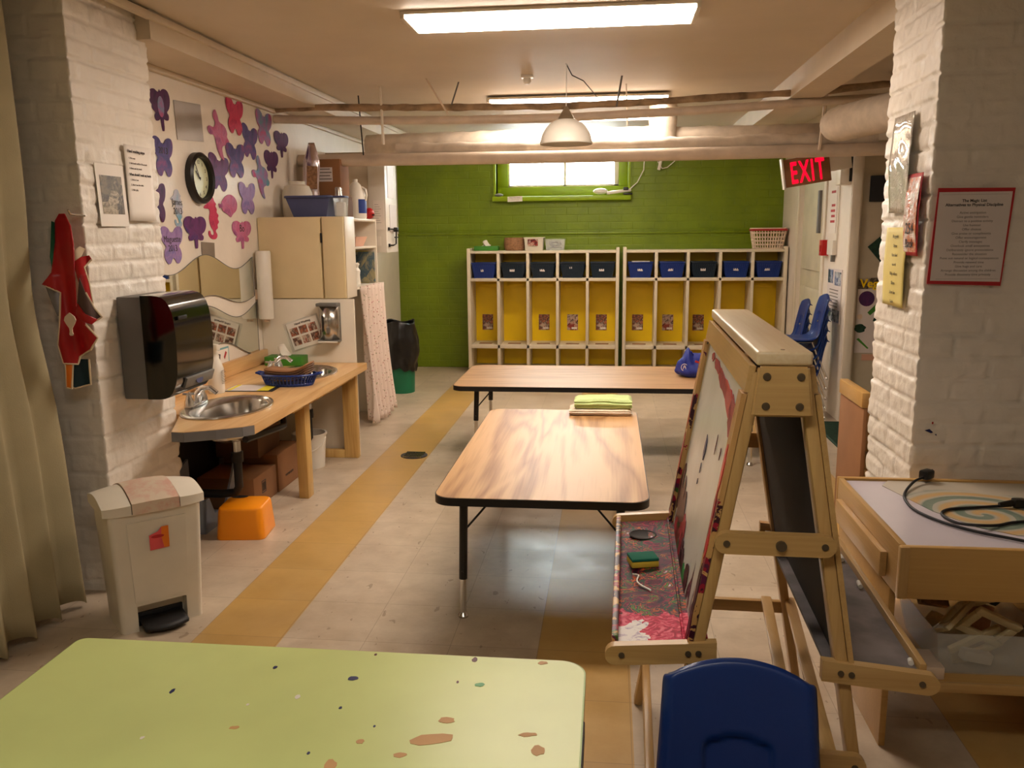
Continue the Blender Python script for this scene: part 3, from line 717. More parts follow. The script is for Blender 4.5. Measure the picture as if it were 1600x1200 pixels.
# torn front edging near the first sink
b = MB(o)
pts = counter_outline()[2:7]
for a, c in zip(pts, pts[1:]):
    n_ = Vector((c[1]-a[1], -(c[0]-a[0]), 0)).normalized()*.003
    b.prism([(a[0]+n_.x*0, a[1]+n_.y*0, CZ-.042), (c[0], c[1], CZ-.042), (c[0], c[1], CZ-.002), (a[0], a[1], CZ-.002)], n_)
b.build('edge_strip', [M['greycloth']], t)
def sink(cx, cy, rx, ry, label):
    t = thing('wash_basin', label, 'sink', (cx, cy, CZ), 0); o = (cx, cy, CZ)
    b = MB(o); n = 44; prof = [(1.06, -.001), (1.05, .006), (1.0, .009), (.93, .006), (.86, -.01), (.80, -.06), (.70, -.115), (.45, -.14), (.12, -.146)]
    rings = []
    for k, (f, z) in enumerate(prof):
        cxx = cx+(.028 if k > 3 else .02*max(0, k-2)) # bowl set toward the front, deck at the back
        fx = f*(.83 if k > 3 else 1-.055*max(0, k-2))
        rings.append([b._v((cxx+rx*fx*math.cos(2*PI*i/n), cy+ry*f*math.sin(2*PI*i/n), CZ+z)) for i in range(n)])
    for A, B_ in zip(rings, rings[1:]):
        for i in range(n): b.bm.faces.new((A[i], A[(i+1) % n], B_[(i+1) % n], B_[i]))
    b.bm.faces.new(rings[-1]); bo = b.build('bowl', M['steel'], t); solid(bo, .002, 1)
    b = MB(o); b.lathe([(.0, -.142), (.022, -.142), (.028, -.139), (.03, -.1395)], (cx+.028, cy, CZ), 20); b.build('drain', M['chrome'], t)
    # faucet on the back deck, spout toward the room
    fx, fz = cx-rx*.86, CZ+.009
    b = MB(o); b.obox((fx, cy, fz+.008), (.045, .16, .016), (0,0,0), .006)
    b.tube([(fx, cy, fz+.01), (fx+.005, cy, fz+.055), (fx+.035, cy, fz+.085), (fx+.075, cy, fz+.085), (fx+.105, cy, fz+.062)], [.017, .015, .013, .012, .011], 12)
    fo = b.build('faucet', M['chrome'], t)
    for sgn in (-1, 1):
        b = MB(o); y = cy+sgn*.065
        b.lathe([(.024, fz+.012), (.022, fz+.03), (.014, fz+.05), (.012, fz+.06), (.016, fz+.064), (.0, fz+.072)], (fx, y, 0), 16)
        for k in range(4):
            a = k*PI/2+.3; b.cyl((fx, y, fz+.066), (fx+.026*math.cos(a), y+.026*math.sin(a), fz+.068), .005, .006, 8)
        b.build('tap_handle', M['chrome'], t)
    b = MB(o); b.cyl((cx+.028, cy, CZ-.15), (cx+.028, cy, CZ-.22), .02); b.build('tailpiece', M['chrome'], t)
    b = MB(o); b.cyl((cx+.028, cy, CZ-.21), (cx+.028, cy, CZ-.26), .028); b.tube([(cx+.028, cy, CZ-.25), (cx+.028, cy, .22), (cx+.01, cy, .19), (cx-.06, cy, .18), (-2.14, cy+.0, .18)], .020, 12); b.build('trap', M['blackmat'], t)
    return t
sink(*SINKS[0], 'oval steel wash basin nearest the brick pillar with chrome taps')
sink(*SINKS[1], 'oval steel wash basin at far end, behind the blue basket')
rod([(-1.60, 3.50, .50), (-1.58, 3.9, .47), (-1.68, 4.15, .5), (-1.9, 4.25, .47), (-2.15, 4.3, .44)], .016, M['blackmat'], 'black curved hose slung beneath the sink counter', 'waste_hose', 'hose')
# counter end panel and overhead cupboard
b = MB((-1.86, 5.10, 0)); b.box(-2.168, -1.570, 5.095, 5.115, 0, .995, .002); tag(b.build('end_panel', M['white_lam']), 'white upright panel closing the far end of the sink counter', 'panel')
t = thing('wall_cupboard', 'cream laminate cupboard above the white panel, two plain doors', 'cupboard', (-1.86, 5.30, .995)); o = (-1.86, 5.30, .995)
b = MB(o); b.box(-2.168, -1.62, 5.13, 5.33, .997, 1.498, .003); b.build('carcass', M['cream'], t)
b = MB(o); b.box(-2.165, -1.768, 5.108, 5.128, 1.0, 1.495, .003); b.build('door', M['cream'], t)
b = MB(o); b.box(-1.755, -1.622, 5.108, 5.128, 1.0, 1.495, .003); b.build('door', M['cream'], t)
b = MB(o); b.box(-1.620, -1.616, 5.13, 5.33, .997, 1.498, .001); b.build('side_strip', M['white_lam'], t)
b = MB(o); b.box(-1.766, -1.757, 5.100, 5.112, 1.34, 1.40, .002); b.build('hinge', M['blackmat'], t)
# shelf unit behind with flowered curtain
t = thing('shelf_unit', 'tall white shelf unit past the cupboard with open shelves', 'shelf', (-1.97, 6.2, 0)); o = (-1.97, 6.2, 0)
SX = -1.775
for nm, a in (('side_panel', (-2.165, SX, 5.34, 5.36, 0, 1.5)), ('side_panel', (-2.165, SX, 6.40, 6.42, 0, 1.5)), ('back_panel', (-2.165, -2.15, 5.36, 6.40, 0, 1.48)),
              ('top_panel', (-2.165, SX-.001, 5.362, 6.398, 1.48, 1.498)), ('shelf', (-2.15, SX-.002, 5.362, 6.398, 1.285, 1.30)), ('shelf', (-2.15, SX-.002, 5.362, 6.398, 1.0, 1.018))):
    b = MB(o); b.box(*a, .002); b.build(nm, M['white_lam'], t)
o2 = (-1.75, 6.2, .0)
def fc(u, v):
    y = 5.93+.53*u; z = .02+v*1.0; fl = (1-v)**1.5
    return Vector((SX+.012+.045*fl+(.024+.03*fl)*math.sin(u*2*PI*5.5+.8*math.sin(v*4)), y+.03*(u-.5)*fl, z+.012*math.sin(u*9)*(1-v)))
b = MB(o2); b.grid(fc, 110, 24); c = solid(b.build('flowered_curtain', M['floral'], ang=80), .002); tag(c, 'pale pink flowered cloth curtain covering the lower shelf unit', 'curtain')
# basket and books on its shelves
b = MB((-1.86, 6.05, 1.301)); b.rbin(-1.90, 6.16, 1.301, 1.37, .13, .20, .17, .28, .003, 0, 0); tag(b.build('storage_basket', M['salmon']), 'small salmon plastic basket on the upper open shelf', 'basket')
b = MB((-1.85, 6.36, 1.02)); b.obox((-1.87, 6.375, 1.14), (.17, .02, .235), (.03, 0, 0), .002); tag(b.build('book', M['book']), 'picture book with grey landscape cover standing on lower shelf', 'book')
b = MB((-1.93, 6.33, 1.02)); b.obox((-1.965, 6.345, 1.13), (.10, .02, .21), (.03, 0, 0), .002); tag(b.build('book', M['teal']), 'thin dark teal book standing left of the picture book', 'book')
b = MB((-1.93, 6.34, 1.02)); b.obox((-1.91, 6.392, 1.14), (.14, .006, .245), (.0, 0, 0), .002); tag(b.build('folder', M['yellowp']), 'yellow folder sticking up behind the shelf books', 'folder')
b = MB((-1.92, 6.25, 1.018)); b.lathe([(.035, 0), (.03, .07), (.035, .10), (.02, .125), (.03, .15), (.02, .16)], (-1.89, 6.22, 1.018), 16); tag(b.build('figurine', M['white_plastic']), 'white rounded ornament in front of shelf books', 'ornament')
# high wall cabinet beyond, side covered with papers
t = thing('tall_wall_cabinet', 'white wall cabinet beyond the shelf with papers taped on its side', 'cabinet', (-1.85, 6.7, 1.26)); o = (-1.85, 6.7, 1.26)
b = MB(o); b.box(-1.836, -1.705, 6.45, 6.80, 1.245, 2.0, .003); b.build('door_panel', M['white_plastic'], t)
b = MB(o); b.box(-2.165, -1.838, 6.46, 6.80, 1.245, 2.0, .003); b.build('carcass', M['beam'], t)
b = MB(o); b.box(-1.80, -1.72, 6.446, 6.449, 1.42, 1.64); b.build('paper', M['paper'], t)
b = MB(o); b.box(-1.79, -1.75, 6.446, 6.449, 1.30, 1.37); b.build('paper', M['paper'], t)
for k in range(9):
    b = MB(o); zz = 1.61-.017*k; b.box(-1.79, -1.79+.03+.02*((k*7) % 3)/2, 6.4445, 6.4458, zz-.002, zz); b.build('printed_line', M['inkgrey'], t)
for a in ((6.52, 6.70, 1.66, 1.97), (6.56, 6.76, 1.40, 1.61)):
    b = MB(o); b.box(-1.7048, -1.702, a[0], a[1], a[2], a[3]); b.build('paper', M['greypaper'], t)
b = MB(o); z0 = 1.30; X_ = -1.70
b.tube([(X_, 6.50, z0), (X_+.03, 6.52, z0), (X_+.03, 6.60, z0+.01), (X_+.03, 6.62, z0+.12), (X_, 6.50, z0+.125)], .006, 6); b.obox((X_+.02, 6.66, z0+.12), (.03, .05, .035), (0,0,0), .003); b.obox((X_+.02, 6.66, z0+.06), (.02, .06, .01)); b.obox((X_+.004, 6.50, z0), (.012, .02, .025)); b.obox((X_+.004, 6.50, z0+.125), (.012, .02, .025))
b.build('coat_hook', M['black'], t)

# things on the cupboard
TZ = 1.4985
b = MB((-1.845, 5.29, TZ))
def tubf(z0, z1, w0, d0, w1, d1): b.rbin(-1.86, 5.29, z0, z1, w0, d0, w1, d1, .004)
tubf(TZ, TZ+.125, .21, .17, .285, .24); b.tube([(x, y, TZ+.122) for x, y in rrect(-2.006, -1.714, 5.167, 5.413, .02, 4)], .008, 8, 0, True)
tag(b.build('plastic_tub', M['bluecart']), 'slate blue plastic tub on top of the cream cupboard', 'tub')
b = MB((-2.055, 5.53, TZ)); b.lathe([(.09, TZ), (.098, TZ+.02), (.098, TZ+.16), (.08, TZ+.205), (.055, TZ+.215), (.055, TZ+.235), (0, TZ+.236)], (-2.055, 5.53, 0), 28); tag(b.build('storage_jar', M['milky']), 'large cloudy beige jar behind the blue tub', 'jar')
b = MB((-2.03, 5.72, TZ))
def foil(u, v):
    a = u*2*PI; z = TZ+.0+v*.50; r = (.055 if v < .75 else .055*(1-(v-.75)*2.6))*(1+.18*noise.noise(Vector((math.cos(a)*2, math.sin(a)*2, z*12))))
    return Vector((-2.03+.02*v+r*math.cos(a), 5.72+r*.5*math.sin(a), z))
b.grid(foil, 30, 24); b.grid(lambda u, v: foil(u, .0)*(1-v)+Vector((-2.03, 5.72, TZ+.0))*v, 30, 1)
o_ = solid(b.build('foil_bag', M['foil']), .002); tag(o_, 'crumpled silver foil pouch standing behind the beige jar', 'bag')
b = MB((-2.03, 5.72, TZ)); b.obox((-2.0, 5.675, TZ+.27), (.07, .004, .15), (0, .05, .3)); b.build('label', M['wicker'], o_)
b = MB((-1.80, 6.0, TZ)); b.box(-2.10, -1.83, 5.80, 6.02, TZ, TZ+.15, .003); q = b.build('cardboard_box', M['carddark']); tag(q, 'wide flat brown box behind the blue tub, lower of two', 'box')
t = thing('cardboard_box', 'brown cardboard box with white shipping label, stacked on the flat box', 'box', (-1.95, 5.8, TZ+.151)); o = (-1.95, 5.8, TZ+.151)
b = MB(o); b.box(-2.06, -1.85, 5.82, 6.02, TZ+.151, TZ+.40, .003); b.build('carton', M['card'], t)
b = MB(o); b.box(-2.02, -1.905, 5.817, 5.82, TZ+.25, TZ+.345); lb = b.build('shipping_label', M['greypaper'], t)
for k in range(4):
    b = MB(o); b.box(-2.0, -1.92+.01*(k % 2), 5.8155, 5.817, TZ+.33-.022*k, TZ+.336-.022*k); b.build('printed_line', M['inkgrey'], lb)
b = MB((-1.78, 5.42, TZ)); b.lathe([(.024, TZ), (.024, TZ+.19), (.02, TZ+.20), (0, TZ+.2)], (-1.805, 5.62, 0), 18); tag(b.build('glass_bottle', M['steel']), 'slim shiny cylinder between blue tub and small clear box', 'bottle')
t = thing('food_container', 'small clear food container with blue lid beside the jug', 'container', (-1.64, 5.42, TZ)); o = (-1.64, 5.42, TZ)
b = MB(o); b.rbin(-1.672, 5.25, TZ, TZ+.115, .060, .070, .072, .085, .002); b.build('body', M['clearpl'], t)
b = MB(o); b.box(-1.697, -1.647, 5.222, 5.278, TZ+.003, TZ+.09, .006); b.build('contents', M['paper'], t)
b = MB(o); b.box(-1.711, -1.633, 5.205, 5.295, TZ+.115, TZ+.128, .005); b.build('lid', M['bluecart'], t)
t = thing('plastic_jug', 'cream gallon jug standing at corner of the shelf unit top', 'jug', (-1.86, 6.05, TZ)); o = (-1.86, 6.05, TZ)
b = MB(o); cx, cy = -1.855, 6.18
prof = [(.0, .0), (.07, .0), (.076, .012), (.076, .15), (.066, .19), (.035, .25), (.018, .265), (.018, .285), (0, .285)]
b.lathe([(r, TZ+z) for r, z in prof], (cx, cy, 0), 24, cap=False); b.build('body', M['white_plastic'], t)
b = MB(o); b.tube([(cx+.075, cy-.01, TZ+.13), (cx+.085, cy-.01, TZ+.17), (cx+.075, cy-.005, TZ+.21), (cx+.05, cy, TZ+.225)], .009, 8); b.build('handle', M['white_plastic'], t)
b = MB(o); b.lathe([(.0775, TZ+.04), (.0775, TZ+.14)], (cx, cy, 0), 24, cap=False)
for v in list(b.bm.verts):
    if v.co.x < .035: b.bm.verts.remove(v)
b.build('label', M['bluebin'], t)
t = thing('kitchen_timer', 'small round red timer beside the cream jug', 'timer', (-1.80, 6.33, TZ)); o = (-1.80, 6.33, TZ)
b = MB(o); b.ball((-1.80, 6.33, TZ+.042), .042, (.9,.8,1)); b.build('body', M['redpl'], t)
b = MB(o); b.cyl((-1.77, 6.31, TZ+.03), (-1.755, 6.30, TZ+.03), .006); b.build('knob', M['black'], t)

# wall clock
t = thing('wall_clock', 'round black-rimmed wall clock among the paper butterflies', 'clock', (-2.17, 4.375, 1.69)); o = (-2.17, 4.375, 1.69)
b = MB(o); R = .132
b.lathe([(0, 0.0), (R, 0.0), (R, .03), (R-.012, .042), (R-.024, .034), (R-.026, .012), (R-.028, .012)], (-2.168, 4.375, 1.69), 48, axis='x', cap=False); b.build('rim', M['black'], t)
b = MB(o); b.lathe([(R-.024, .010), (0, .0101)], (-2.168, 4.375, 1.69), 48, axis='x', cap=False); b.build('dial', M['clockface'], t)
for i in range(12):
    a = PI/2-(i+1)*PI/6
    text_mesh(str(i+1), .026, (-2.1565, 4.375+.083*math.cos(a), 1.69+.083*math.sin(a)-.009), (0,1,0), (0,0,1), M['ink'], 'numeral', t, off=o)
def hand(ang, L, w):
    b = MB(o); d = Vector((0, math.cos(ang), math.sin(ang))); c = Vector((-2.154, 4.375, 1.69))
    b.bar(c-d*.012, c+d*L, w, .001, (1,0,0)); b.build('clock_hand', M['ink'], t)
hand(PI/2+.82, .052, .007); hand(PI/2+.5, .082, .005)
b = MB(o); b.cyl((-2.155, 4.375, 1.69), (-2.150, 4.375, 1.69), .006); b.build('hub', M['ink'], t)

# paper cut-outs
BF = [(0,.30),(.03,.36),(.06,.32),(.14,.44),(.30,.5),(.46,.47),(.5,.30),(.42,.08),(.26,-.03),(.36,-.12),(.40,-.30),(.28,-.48),(.14,-.5),(.04,-.34)]
BF = BF+[(-x, y) for x, y in BF[::-1] if x > 0]+[]
MT = [(0,.38),(.04,.45),(.07,.38),(.2,.46),(.42,.42),(.5,.22),(.40,.0),(.24,-.08),(.34,-.14),(.30,-.27),(.14,-.26),(.07,-.2),(.06,-.5),(-.03,-.5)]
MT = MT+[(-x, y) for x, y in MT[::-1] if x > .05]
SH = [(.02,.5),(.16,.46),(.2,.38),(.34,.32),(.24,.27),(.36,.2),(.3,.12),(.46,.06),(.34,-.02),(.46,-.1),(.3,-.16),(.36,-.24),(.14,-.3),(.3,-.4),(.18,-.5),(-.1,-.5),(-.3,-.42),(-.3,-.3),(-.16,-.3),(-.14,-.4),(.04,-.4),(.06,-.32),(-.16,-.18),(-.2,.0),(-.1,.12),(-.14,.2),(-.46,.2),(-.5,.24),(-.2,.34),(-.18,.44)]
TU = [(-.1,.5),(.02,.34),(.04,.24),(.3,.2),(.42,.06),(.36,-.02),(.5,-.1),(.4,-.2),(.26,-.18),(.1,-.24),(.14,-.38),(.2,-.5),(.04,-.46),(-.1,-.3),(-.14,-.18),(-.2,-.02),(-.42,-.04),(-.5,.08),(-.4,.14),(-.2,.1),(-.1,.22),(-.24,.34)]
FI = [(-.5,.1),(-.36,.04),(-.3,.2),(-.1,.42),(.16,.5),(.4,.36),(.5,.1),(.42,-.18),(.2,-.34),(.1,-.5),(-.04,-.34),(-.3,-.24),(-.34,-.04),(-.44,-.14)]
cut = [  # y, z, width, height, shape, material, tilt, label, text
 (4.052,1.998,.208,.207,MT,'w_dark',.12,'dark violet paper moth with teal body, top left beside brick pillar',''),
 (4.040,1.772,.196,.190,BF,'w_blue',.0,'blue and violet paper butterfly half hidden by pillar, left of clock','2013'),
 (3.95,1.551,.16,.190,BF,'w_dark',.0,'plain plum paper wing poking out from the pillar above lavender butterfly',''),
 (4.139,1.530,.130,.190,SH,'w_pale',.0,'pale grey paper seahorse with light blue tail, left below clock','James\n2013'),
 (4.059,1.347,.221,.188,BF,'w_lav',.0,'lavender paper butterfly marked Maguette, lowest on the left','Maguette\n2013'),
 (4.309,1.413,.254,.176,MT,'w_purple',.0,'purple paper moth with long tail directly under the clock',''),
 (4.512,1.488,.185,.234,SH,'w_mag',.0,'crimson paper seahorse below right of the clock',''),
 (4.661,1.944,.272,.279,TU,'w_pink',.0,'pink paper turtle with long flippers above the clock',''),
 (4.887,2.068,.236,.205,BF,'w_mag',-.05,'crimson paper butterfly, highest of all under the beam',''),
 (5.080,1.944,.236,.197,BF,'w_blue',-.1,'paper butterfly with slate blue top and pink bottom','' ),
 (5.310,2.05,.256,.21,BF,'w_teal',-.05,'paper butterfly with one teal wing and one pink wing',''),
 (4.864,1.818,.253,.197,BF,'w_blue',.03,'dark slate blue paper butterfly right above the clock',''),
 (4.636,1.735,.256,.196,BF,'w_purple',-.1,'purple paper butterfly touching the right rim of clock',''),
 (5.213,1.749,.280,.274,TU,'w_teal',.0,'light blue paper turtle below the two small dark moths',''),
 (5.585,1.981,.261,.174,MT,'w_dark',.0,'small dark violet moth, farthest right beside the foil pouch',''),
 (5.401,1.840,.245,.182,MT,'w_dark',.0,'small dark purple moth, second from right, above blue turtle',''),
 (4.721,1.556,.250,.136,FI,'w_pink',.0,'rounded pink paper fish shape right of crimson seahorse',''),
 (4.991,1.608,.240,.189,BF,'w_lav',.0,'soft lilac paper butterfly alone below the turtle','' ),
 (4.886,1.397,.277,.172,MT,'w_pink',.0,'pink paper moth marked Bo above the towel roll','Bo')]
for i, (y, z, w_, h, shp, mt, tilt, lab, tx) in enumerate(cut):
    nm = 'paper_butterfly' if shp in (BF, MT) else ('paper_seahorse' if shp is SH else 'paper_fish' if shp is FI else 'paper_turtle')
    X0 = -2.169+.0012*(i % 3)
    b = MB((X0, y, z)); pts = chaikin(shp, 2); ct, st = math.cos(tilt), math.sin(tilt)
    pp = []
    for (u, v) in pts:
        a, c2 = u*w_, v*h; pp.append((X0+.001, y+a*ct-c2*st, z+a*st+c2*ct))
    b.prism(pp, (.0012, 0, 0)); q = b.build(nm, M[mt], smooth=False)
    tag(q, lab, 'decoration', 'paper cut-outs on the left wall')
    if tx: text_mesh(tx, .045 if tx != 'Bo' else .06, (X0+.0027, y, z+.015), (0,1,0), (0,0,1), M['ink'], 'lettering', q, off=(X0, y, z))
    if shp is MT and i == 0:
        b = MB((X0, y, z)); b.prism([(X0+.0025, y+a*.03, z+.01+c_*.05) for a, c_ in ellipse(0,0,1,1,14)], (.001,0,0)); b.build('body', M['w_teal'], q)
b = MB((-2.169, 4.33, 1.972)); b.obox((-2.167, 4.329, 1.972), (.002, .285, .19), (.06, 0, 0)); tag(b.build('silver_card', M['silvercard']), 'large plain grey card on wall above the clock', 'card')
b = MB((-2.169, 4.44, 1.313)); b.obox((-2.167, 4.439, 1.313), (.002, .15, .085), (-.05, 0, 0)); tag(b.build('silver_card', M['silvercard']), 'small grey name card just above the wavy mirror', 'card')

# wavy mirrors
def wavy_mirror(y0, y1, top, bot, label):
    n = 40; P = [(y0+(y1-y0)*i/n, top(i/n)) for i in range(n+1)]+[(y1-(y1-y0)*i/n, bot(1-i/n)) for i in range(n+1)]
    t = thing('wavy_mirror', label, 'mirror', (-2.168, (y0+y1)/2, bot(.5))); o = (-2.168, (y0+y1)/2, bot(.5))
    b = MB(o); b.prism([(-2.169, y, z) for y, z in P], (.005, 0, 0)); b.build('glass', M['mirror'], t, smooth=False)
    b = MB(o); b.tube([(-2.164, y, z) for y, z in P], .0022, 6, 0, True); b.build('edge', M['grey'], t)
wavy_mirror(3.90, 5.00, lambda u: 1.235-.045*math.cos(u*2*PI*1.45-.9)+.01, lambda u: 1.035+.035*math.sin(u*2*PI*1.3-2.2), 'upper wavy-edged mirror on the wall above the sink')
wavy_mirror(3.90, 5.02, lambda u: 1.0-.05*math.cos(u*2*PI*1.3+.0)-.03, lambda u: .735-.06*math.sin(u*2*PI*1.2+.6), 'lower wavy-edged mirror reflecting the hand washing sheet')
# paper towel roll tube
t = thing('towel_roll_holder', 'tall white upright roll holder in the wall corner', 'dispenser', (-2.10, 5.03, .86)); o = (-2.10, 5.03, .86)
b = MB(o); b.lathe([(.044, .88), (.046, .885), (.046, 1.285), (.042, 1.295), (0, 1.296)], (-2.11, 5.035, 0), 24); b.build('roll', M['white_plastic'], t)
b = MB(o); b.lathe([(.02, .862), (.02, .88)], (-2.11, 5.035, 0), 16); b.box(-2.168, -2.14, 5.02, 5.05, 1.0, 1.06, .003); b.build('bracket', M['basketcream'], t)
# dispenser with clear front, washing sheet
t = thing('soap_dispenser', 'wall dispenser with smoky clear front on the white end panel', 'dispenser', (-1.725, 5.094, .735)); o = (-1.725, 5.094, .735)
b = MB(o); b.box(-1.79, -1.655, 5.08, 5.094, .735, .975, .004); b.box(-1.79, -1.655, 5.02, 5.08, .955, .975, .006); b.box(-1.79, -1.655, 5.03, 5.08, .735, .748, .004); b.build('housing', M['grey'], t)
b = MB(o)
b.grid(lambda u, v: Vector((-1.788+.131*u, 5.08-.055*math.sin(PI*u)**.6, .748+.207*v)), 20, 2); solid(b.build('front_cover', M['steel'], t), .002)
b = MB(o); b.box(-1.755, -1.75, 5.024, 5.03, .80, .90); b.build('slot', M['black'], t)
b = MB(o); b.box(-1.785, -1.66, 5.018, 5.03, .732, .742, .003); b.build('tray', M['white_plastic'], t)
def framed(cx, cz, w_, h_, tilt, yy, label): 
    t = thing('hand_washing_sheet', label, 'poster', (cx, yy, cz)); t.rotation_euler = (0, -tilt, 0)
    b = MB(); b.box(-w_/2, w_/2, -.004, 0, -h_/2, h_/2, .001); b.build('sleeve', M['frost'], t)
    b = MB(); b.box(-w_/2+.02, w_/2-.01, -.006, -.0045, -h_/2+.01, h_/2-.01); b.build('sheet', M['paper'], t)
    text_mesh('Hand Washing', .018, (.01, -.0065, h_/2-.032), (1,0,0), (0,0,1), M['ink'], 'heading', t, bold=.0004)
    for r_ in range(2):
        for c_ in range(3):
            b = MB(); x = -w_/2+.032+c_*.062; z = h_/2-.045-r_*.062
            b.box(x, x+.052, -.0075, -.0062, z-.05, z); b.build('photo', M['photo_warm'], t)
framed(-1.893, .785, .235, .19, .30, 5.094, 'tilted laminated sheet headed Hand Washing with six photos')
t = thing('step_sign', 'small white card with teal border and hand pictures above counter', 'sign', (-2.168, 4.52, .72)); o = (-2.168, 4.52, .72)
b = MB(o); b.box(-2.168, -2.166, 4.43, 4.60, .672, .768); b.build('border', M['teal_paper'], t)
b = MB(o); b.box(-2.166, -2.165, 4.44, 4.59, .682, .758); b.build('card', M['paper'], t)
b = MB(o); b.prism([(-2.165, 4.47, .70), (-2.165, 4.48, .70), (-2.165, 4.49, .735), (-2.165, 4.465, .74), (-2.165, 4.475, .73)], (.001,0,0)); b.build('tap_picture', M['ink'], t)
b = MB(o); b.prism([(-2.165, 4.54, .70), (-2.165, 4.57, .735), (-2.165, 4.555, .745), (-2.165, 4.53, .715)], (.001,0,0)); b.build('hand_picture', M['redpl'], t)

# things on the counter
t = thing('spray_bottle', 'white plastic spray bottle on counter behind black towel dispenser', 'bottle', (-1.99, 4.06, CZ)); o = (-1.99, 4.06, CZ)
b = MB(o); b.lathe([(.0, CZ), (.038, CZ), (.041, CZ+.01), (.041, CZ+.125), (.034, CZ+.15), (.019, CZ+.185), (.017, CZ+.20), (0, CZ+.2)], (-1.99, 4.06, 0), 24); b.build('body', M['white_plastic'], t)
b = MB(o); b.lathe([(.019, CZ+.2), (.017, CZ+.222), (.0, CZ+.222)], (-1.99, 4.06, 0), 18); b.obox((-1.98, 4.05, CZ+.237), (.07, .022, .03), (0,0,-.6), .006); b.build('spray_head', M['white_plastic'], t)
b = MB(o)
for k in range(9): b.box(-1.9485, -1.948, 4.035, 4.035+.03+.02*((k*5) % 3)/2, CZ+.05+.008*k, CZ+.0525+.008*k)
b.build('printed_label', M['inkgrey'], t)
t = thing('tissue_box', 'green tissue box with white tissue, at far end of sink counter', 'box', (-1.99, 4.97, CZ)); o = (-1.99, 4.97, CZ)
b = MB(o); b.box(-2.10, -1.865, 4.935, 5.055, CZ, CZ+.055, .003); b.build('carton', M['greentissue'], t)
def tissue(cx, cy, z, parent, o, h=.05):
    b = MB(o); b.grid(lambda u, v: Vector((cx+(u-.5)*.09*(1-.6*v)+.012*math.sin(v*5+u*6), cy+.018*math.sin(u*7+v*3)*(1-v*.5), z+h*v*(.45+.55*abs(math.sin(u*2.6+.6))))), 14, 8)
    solid(b.build('tissue', M['paper'], parent), .0015)
tissue(-2.0, 4.99, CZ+.054, t, o, .075)
t = thing('towel_basket', 'oval blue plastic basket of brown paper towels on the counter', 'basket', (-1.69, 4.30, CZ)); o = (-1.69, 4.30, CZ)
t.rotation_euler = (0, 0, .0)
cx, cy = -1.70, 4.31
b = MB(o)
def rimf(f, z, n=44): return [Vector((cx+.15*f*math.cos(2*PI*k/n), cy+.095*f*math.sin(2*PI*k/n), z)) for k in range(n)]
for f, z, r in ((1.0, CZ+.06, .006), (.86, CZ+.012, .005), (.94, CZ+.046, .004)): b.tube(rimf(f, z), r, 8, 0, True)
A_, B_ = rimf(1.0, CZ+.06, 44), rimf(.85, CZ+.006, 44)
for p, q in zip(A_, B_): b.tube([p, q], .0042, 6)
b.prism([tuple(v) for v in rimf(.86, CZ+.001)], (0,0,.005))
for sx in (-1, 1): b.tube([(cx+sx*.145, cy-.03, CZ+.06), (cx+sx*.175, cy-.02, CZ+.066), (cx+sx*.175, cy+.02, CZ+.066), (cx+sx*.145, cy+.03, CZ+.06)], .006, 8)
b.build('basket', M['bluebin'], t)
for k in range(5):
    b = MB(o); zz = CZ+.030+.012*k
    b.grid(lambda u, v: Vector((cx-.115+.235*u, cy-.058+.116*v, zz+.03*(2*u-1)**2*(u > .5)+.012*(2*u-1)**2)), 14, 3)
    solid(b.build('paper_towel', M['carddark'] if k < 4 else M['card'], t), .009)
t = thing('instruction_sheet', 'flat white and yellow sheet lying on the counter between sinks', 'paper', (-1.86, 4.17, CZ)); o = (-1.86, 4.17, CZ)
b = MB(o); b.obox((-1.85, 4.19, CZ+.001), (.26, .19, .002), (0,0,.06)); b.build('backing', M['blackmat'], t)
b = MB(o); b.obox((-1.87, 4.19, CZ+.0028), (.21, .165, .0015), (0,0,.06)); b.build('sheet', M['greypaper'], t)
b = MB(o); b.obox((-1.775, 4.19, CZ+.0038), (.06, .16, .001), (0,0,.06)); b.build('yellow_strip', M['yellowp'], t)
b = MB(o); b.obox((-1.955, 4.19, CZ+.0038), (.02, .16, .001), (0,0,.06)); b.build('yellow_strip', M['yellowp'], t)

# under the counter
def carton(x0, x1, y0, y1, z0, z1, label, mark=0, m='card'):
    t = thing('cardboard_box', label, 'box', ((x0+x1)/2, (y0+y1)/2, z0), 0, 'cardboard boxes under the sink counter'); o = ((x0+x1)/2, (y0+y1)/2, z0)
    b = MB(o); b.box(x0, x1, y0, y1, z0, z1, .003); b.build('carton', M[m], t)
    if mark == 1:
        b = MB(o); ym = (y0+y1)/2-.05; zc = z1-.07
        for a in ((ym, ym+.004, zc-.035, zc+.03), (ym+.05, ym+.054, zc-.035, zc+.03), (ym, ym+.054, zc+.026, zc+.03), (ym, ym+.054, zc-.035, zc-.031)): b.box(x1, x1+.001, *a)
        for k in range(5): b.box(x1, x1+.001, ym+.01+.008*k, ym+.014+.008*k, zc-.025, zc+.02)
        b.build('printed_mark', M['ink'], t)
    if mark == 2: text_mesh('vernacare', .03, (x1+.001, (y0+y1)/2, z0+.06), (0,1,0), (0,0,1), M['ink'], 'lettering', t, off=o)
    return t
carton(-2.10, -1.795, 3.99, 4.285, 0, .165, 'brown box with printed square mark, nearest under the counter', 1)
carton(-2.10, -1.79, 4.30, 4.62, 0, .21, 'brown box with dark lettering, behind the pine counter leg', 2)
carton(-2.10, -1.86, 4.22, 4.52, .211, .43, 'brown box stacked on top of the lettered box', 0, 'carddark')
t = thing('plastic_bucket', 'white round bucket with wire handle behind the counter leg', 'bucket', (-1.80, 4.83, 0)); o = (-1.80, 4.83, 0)
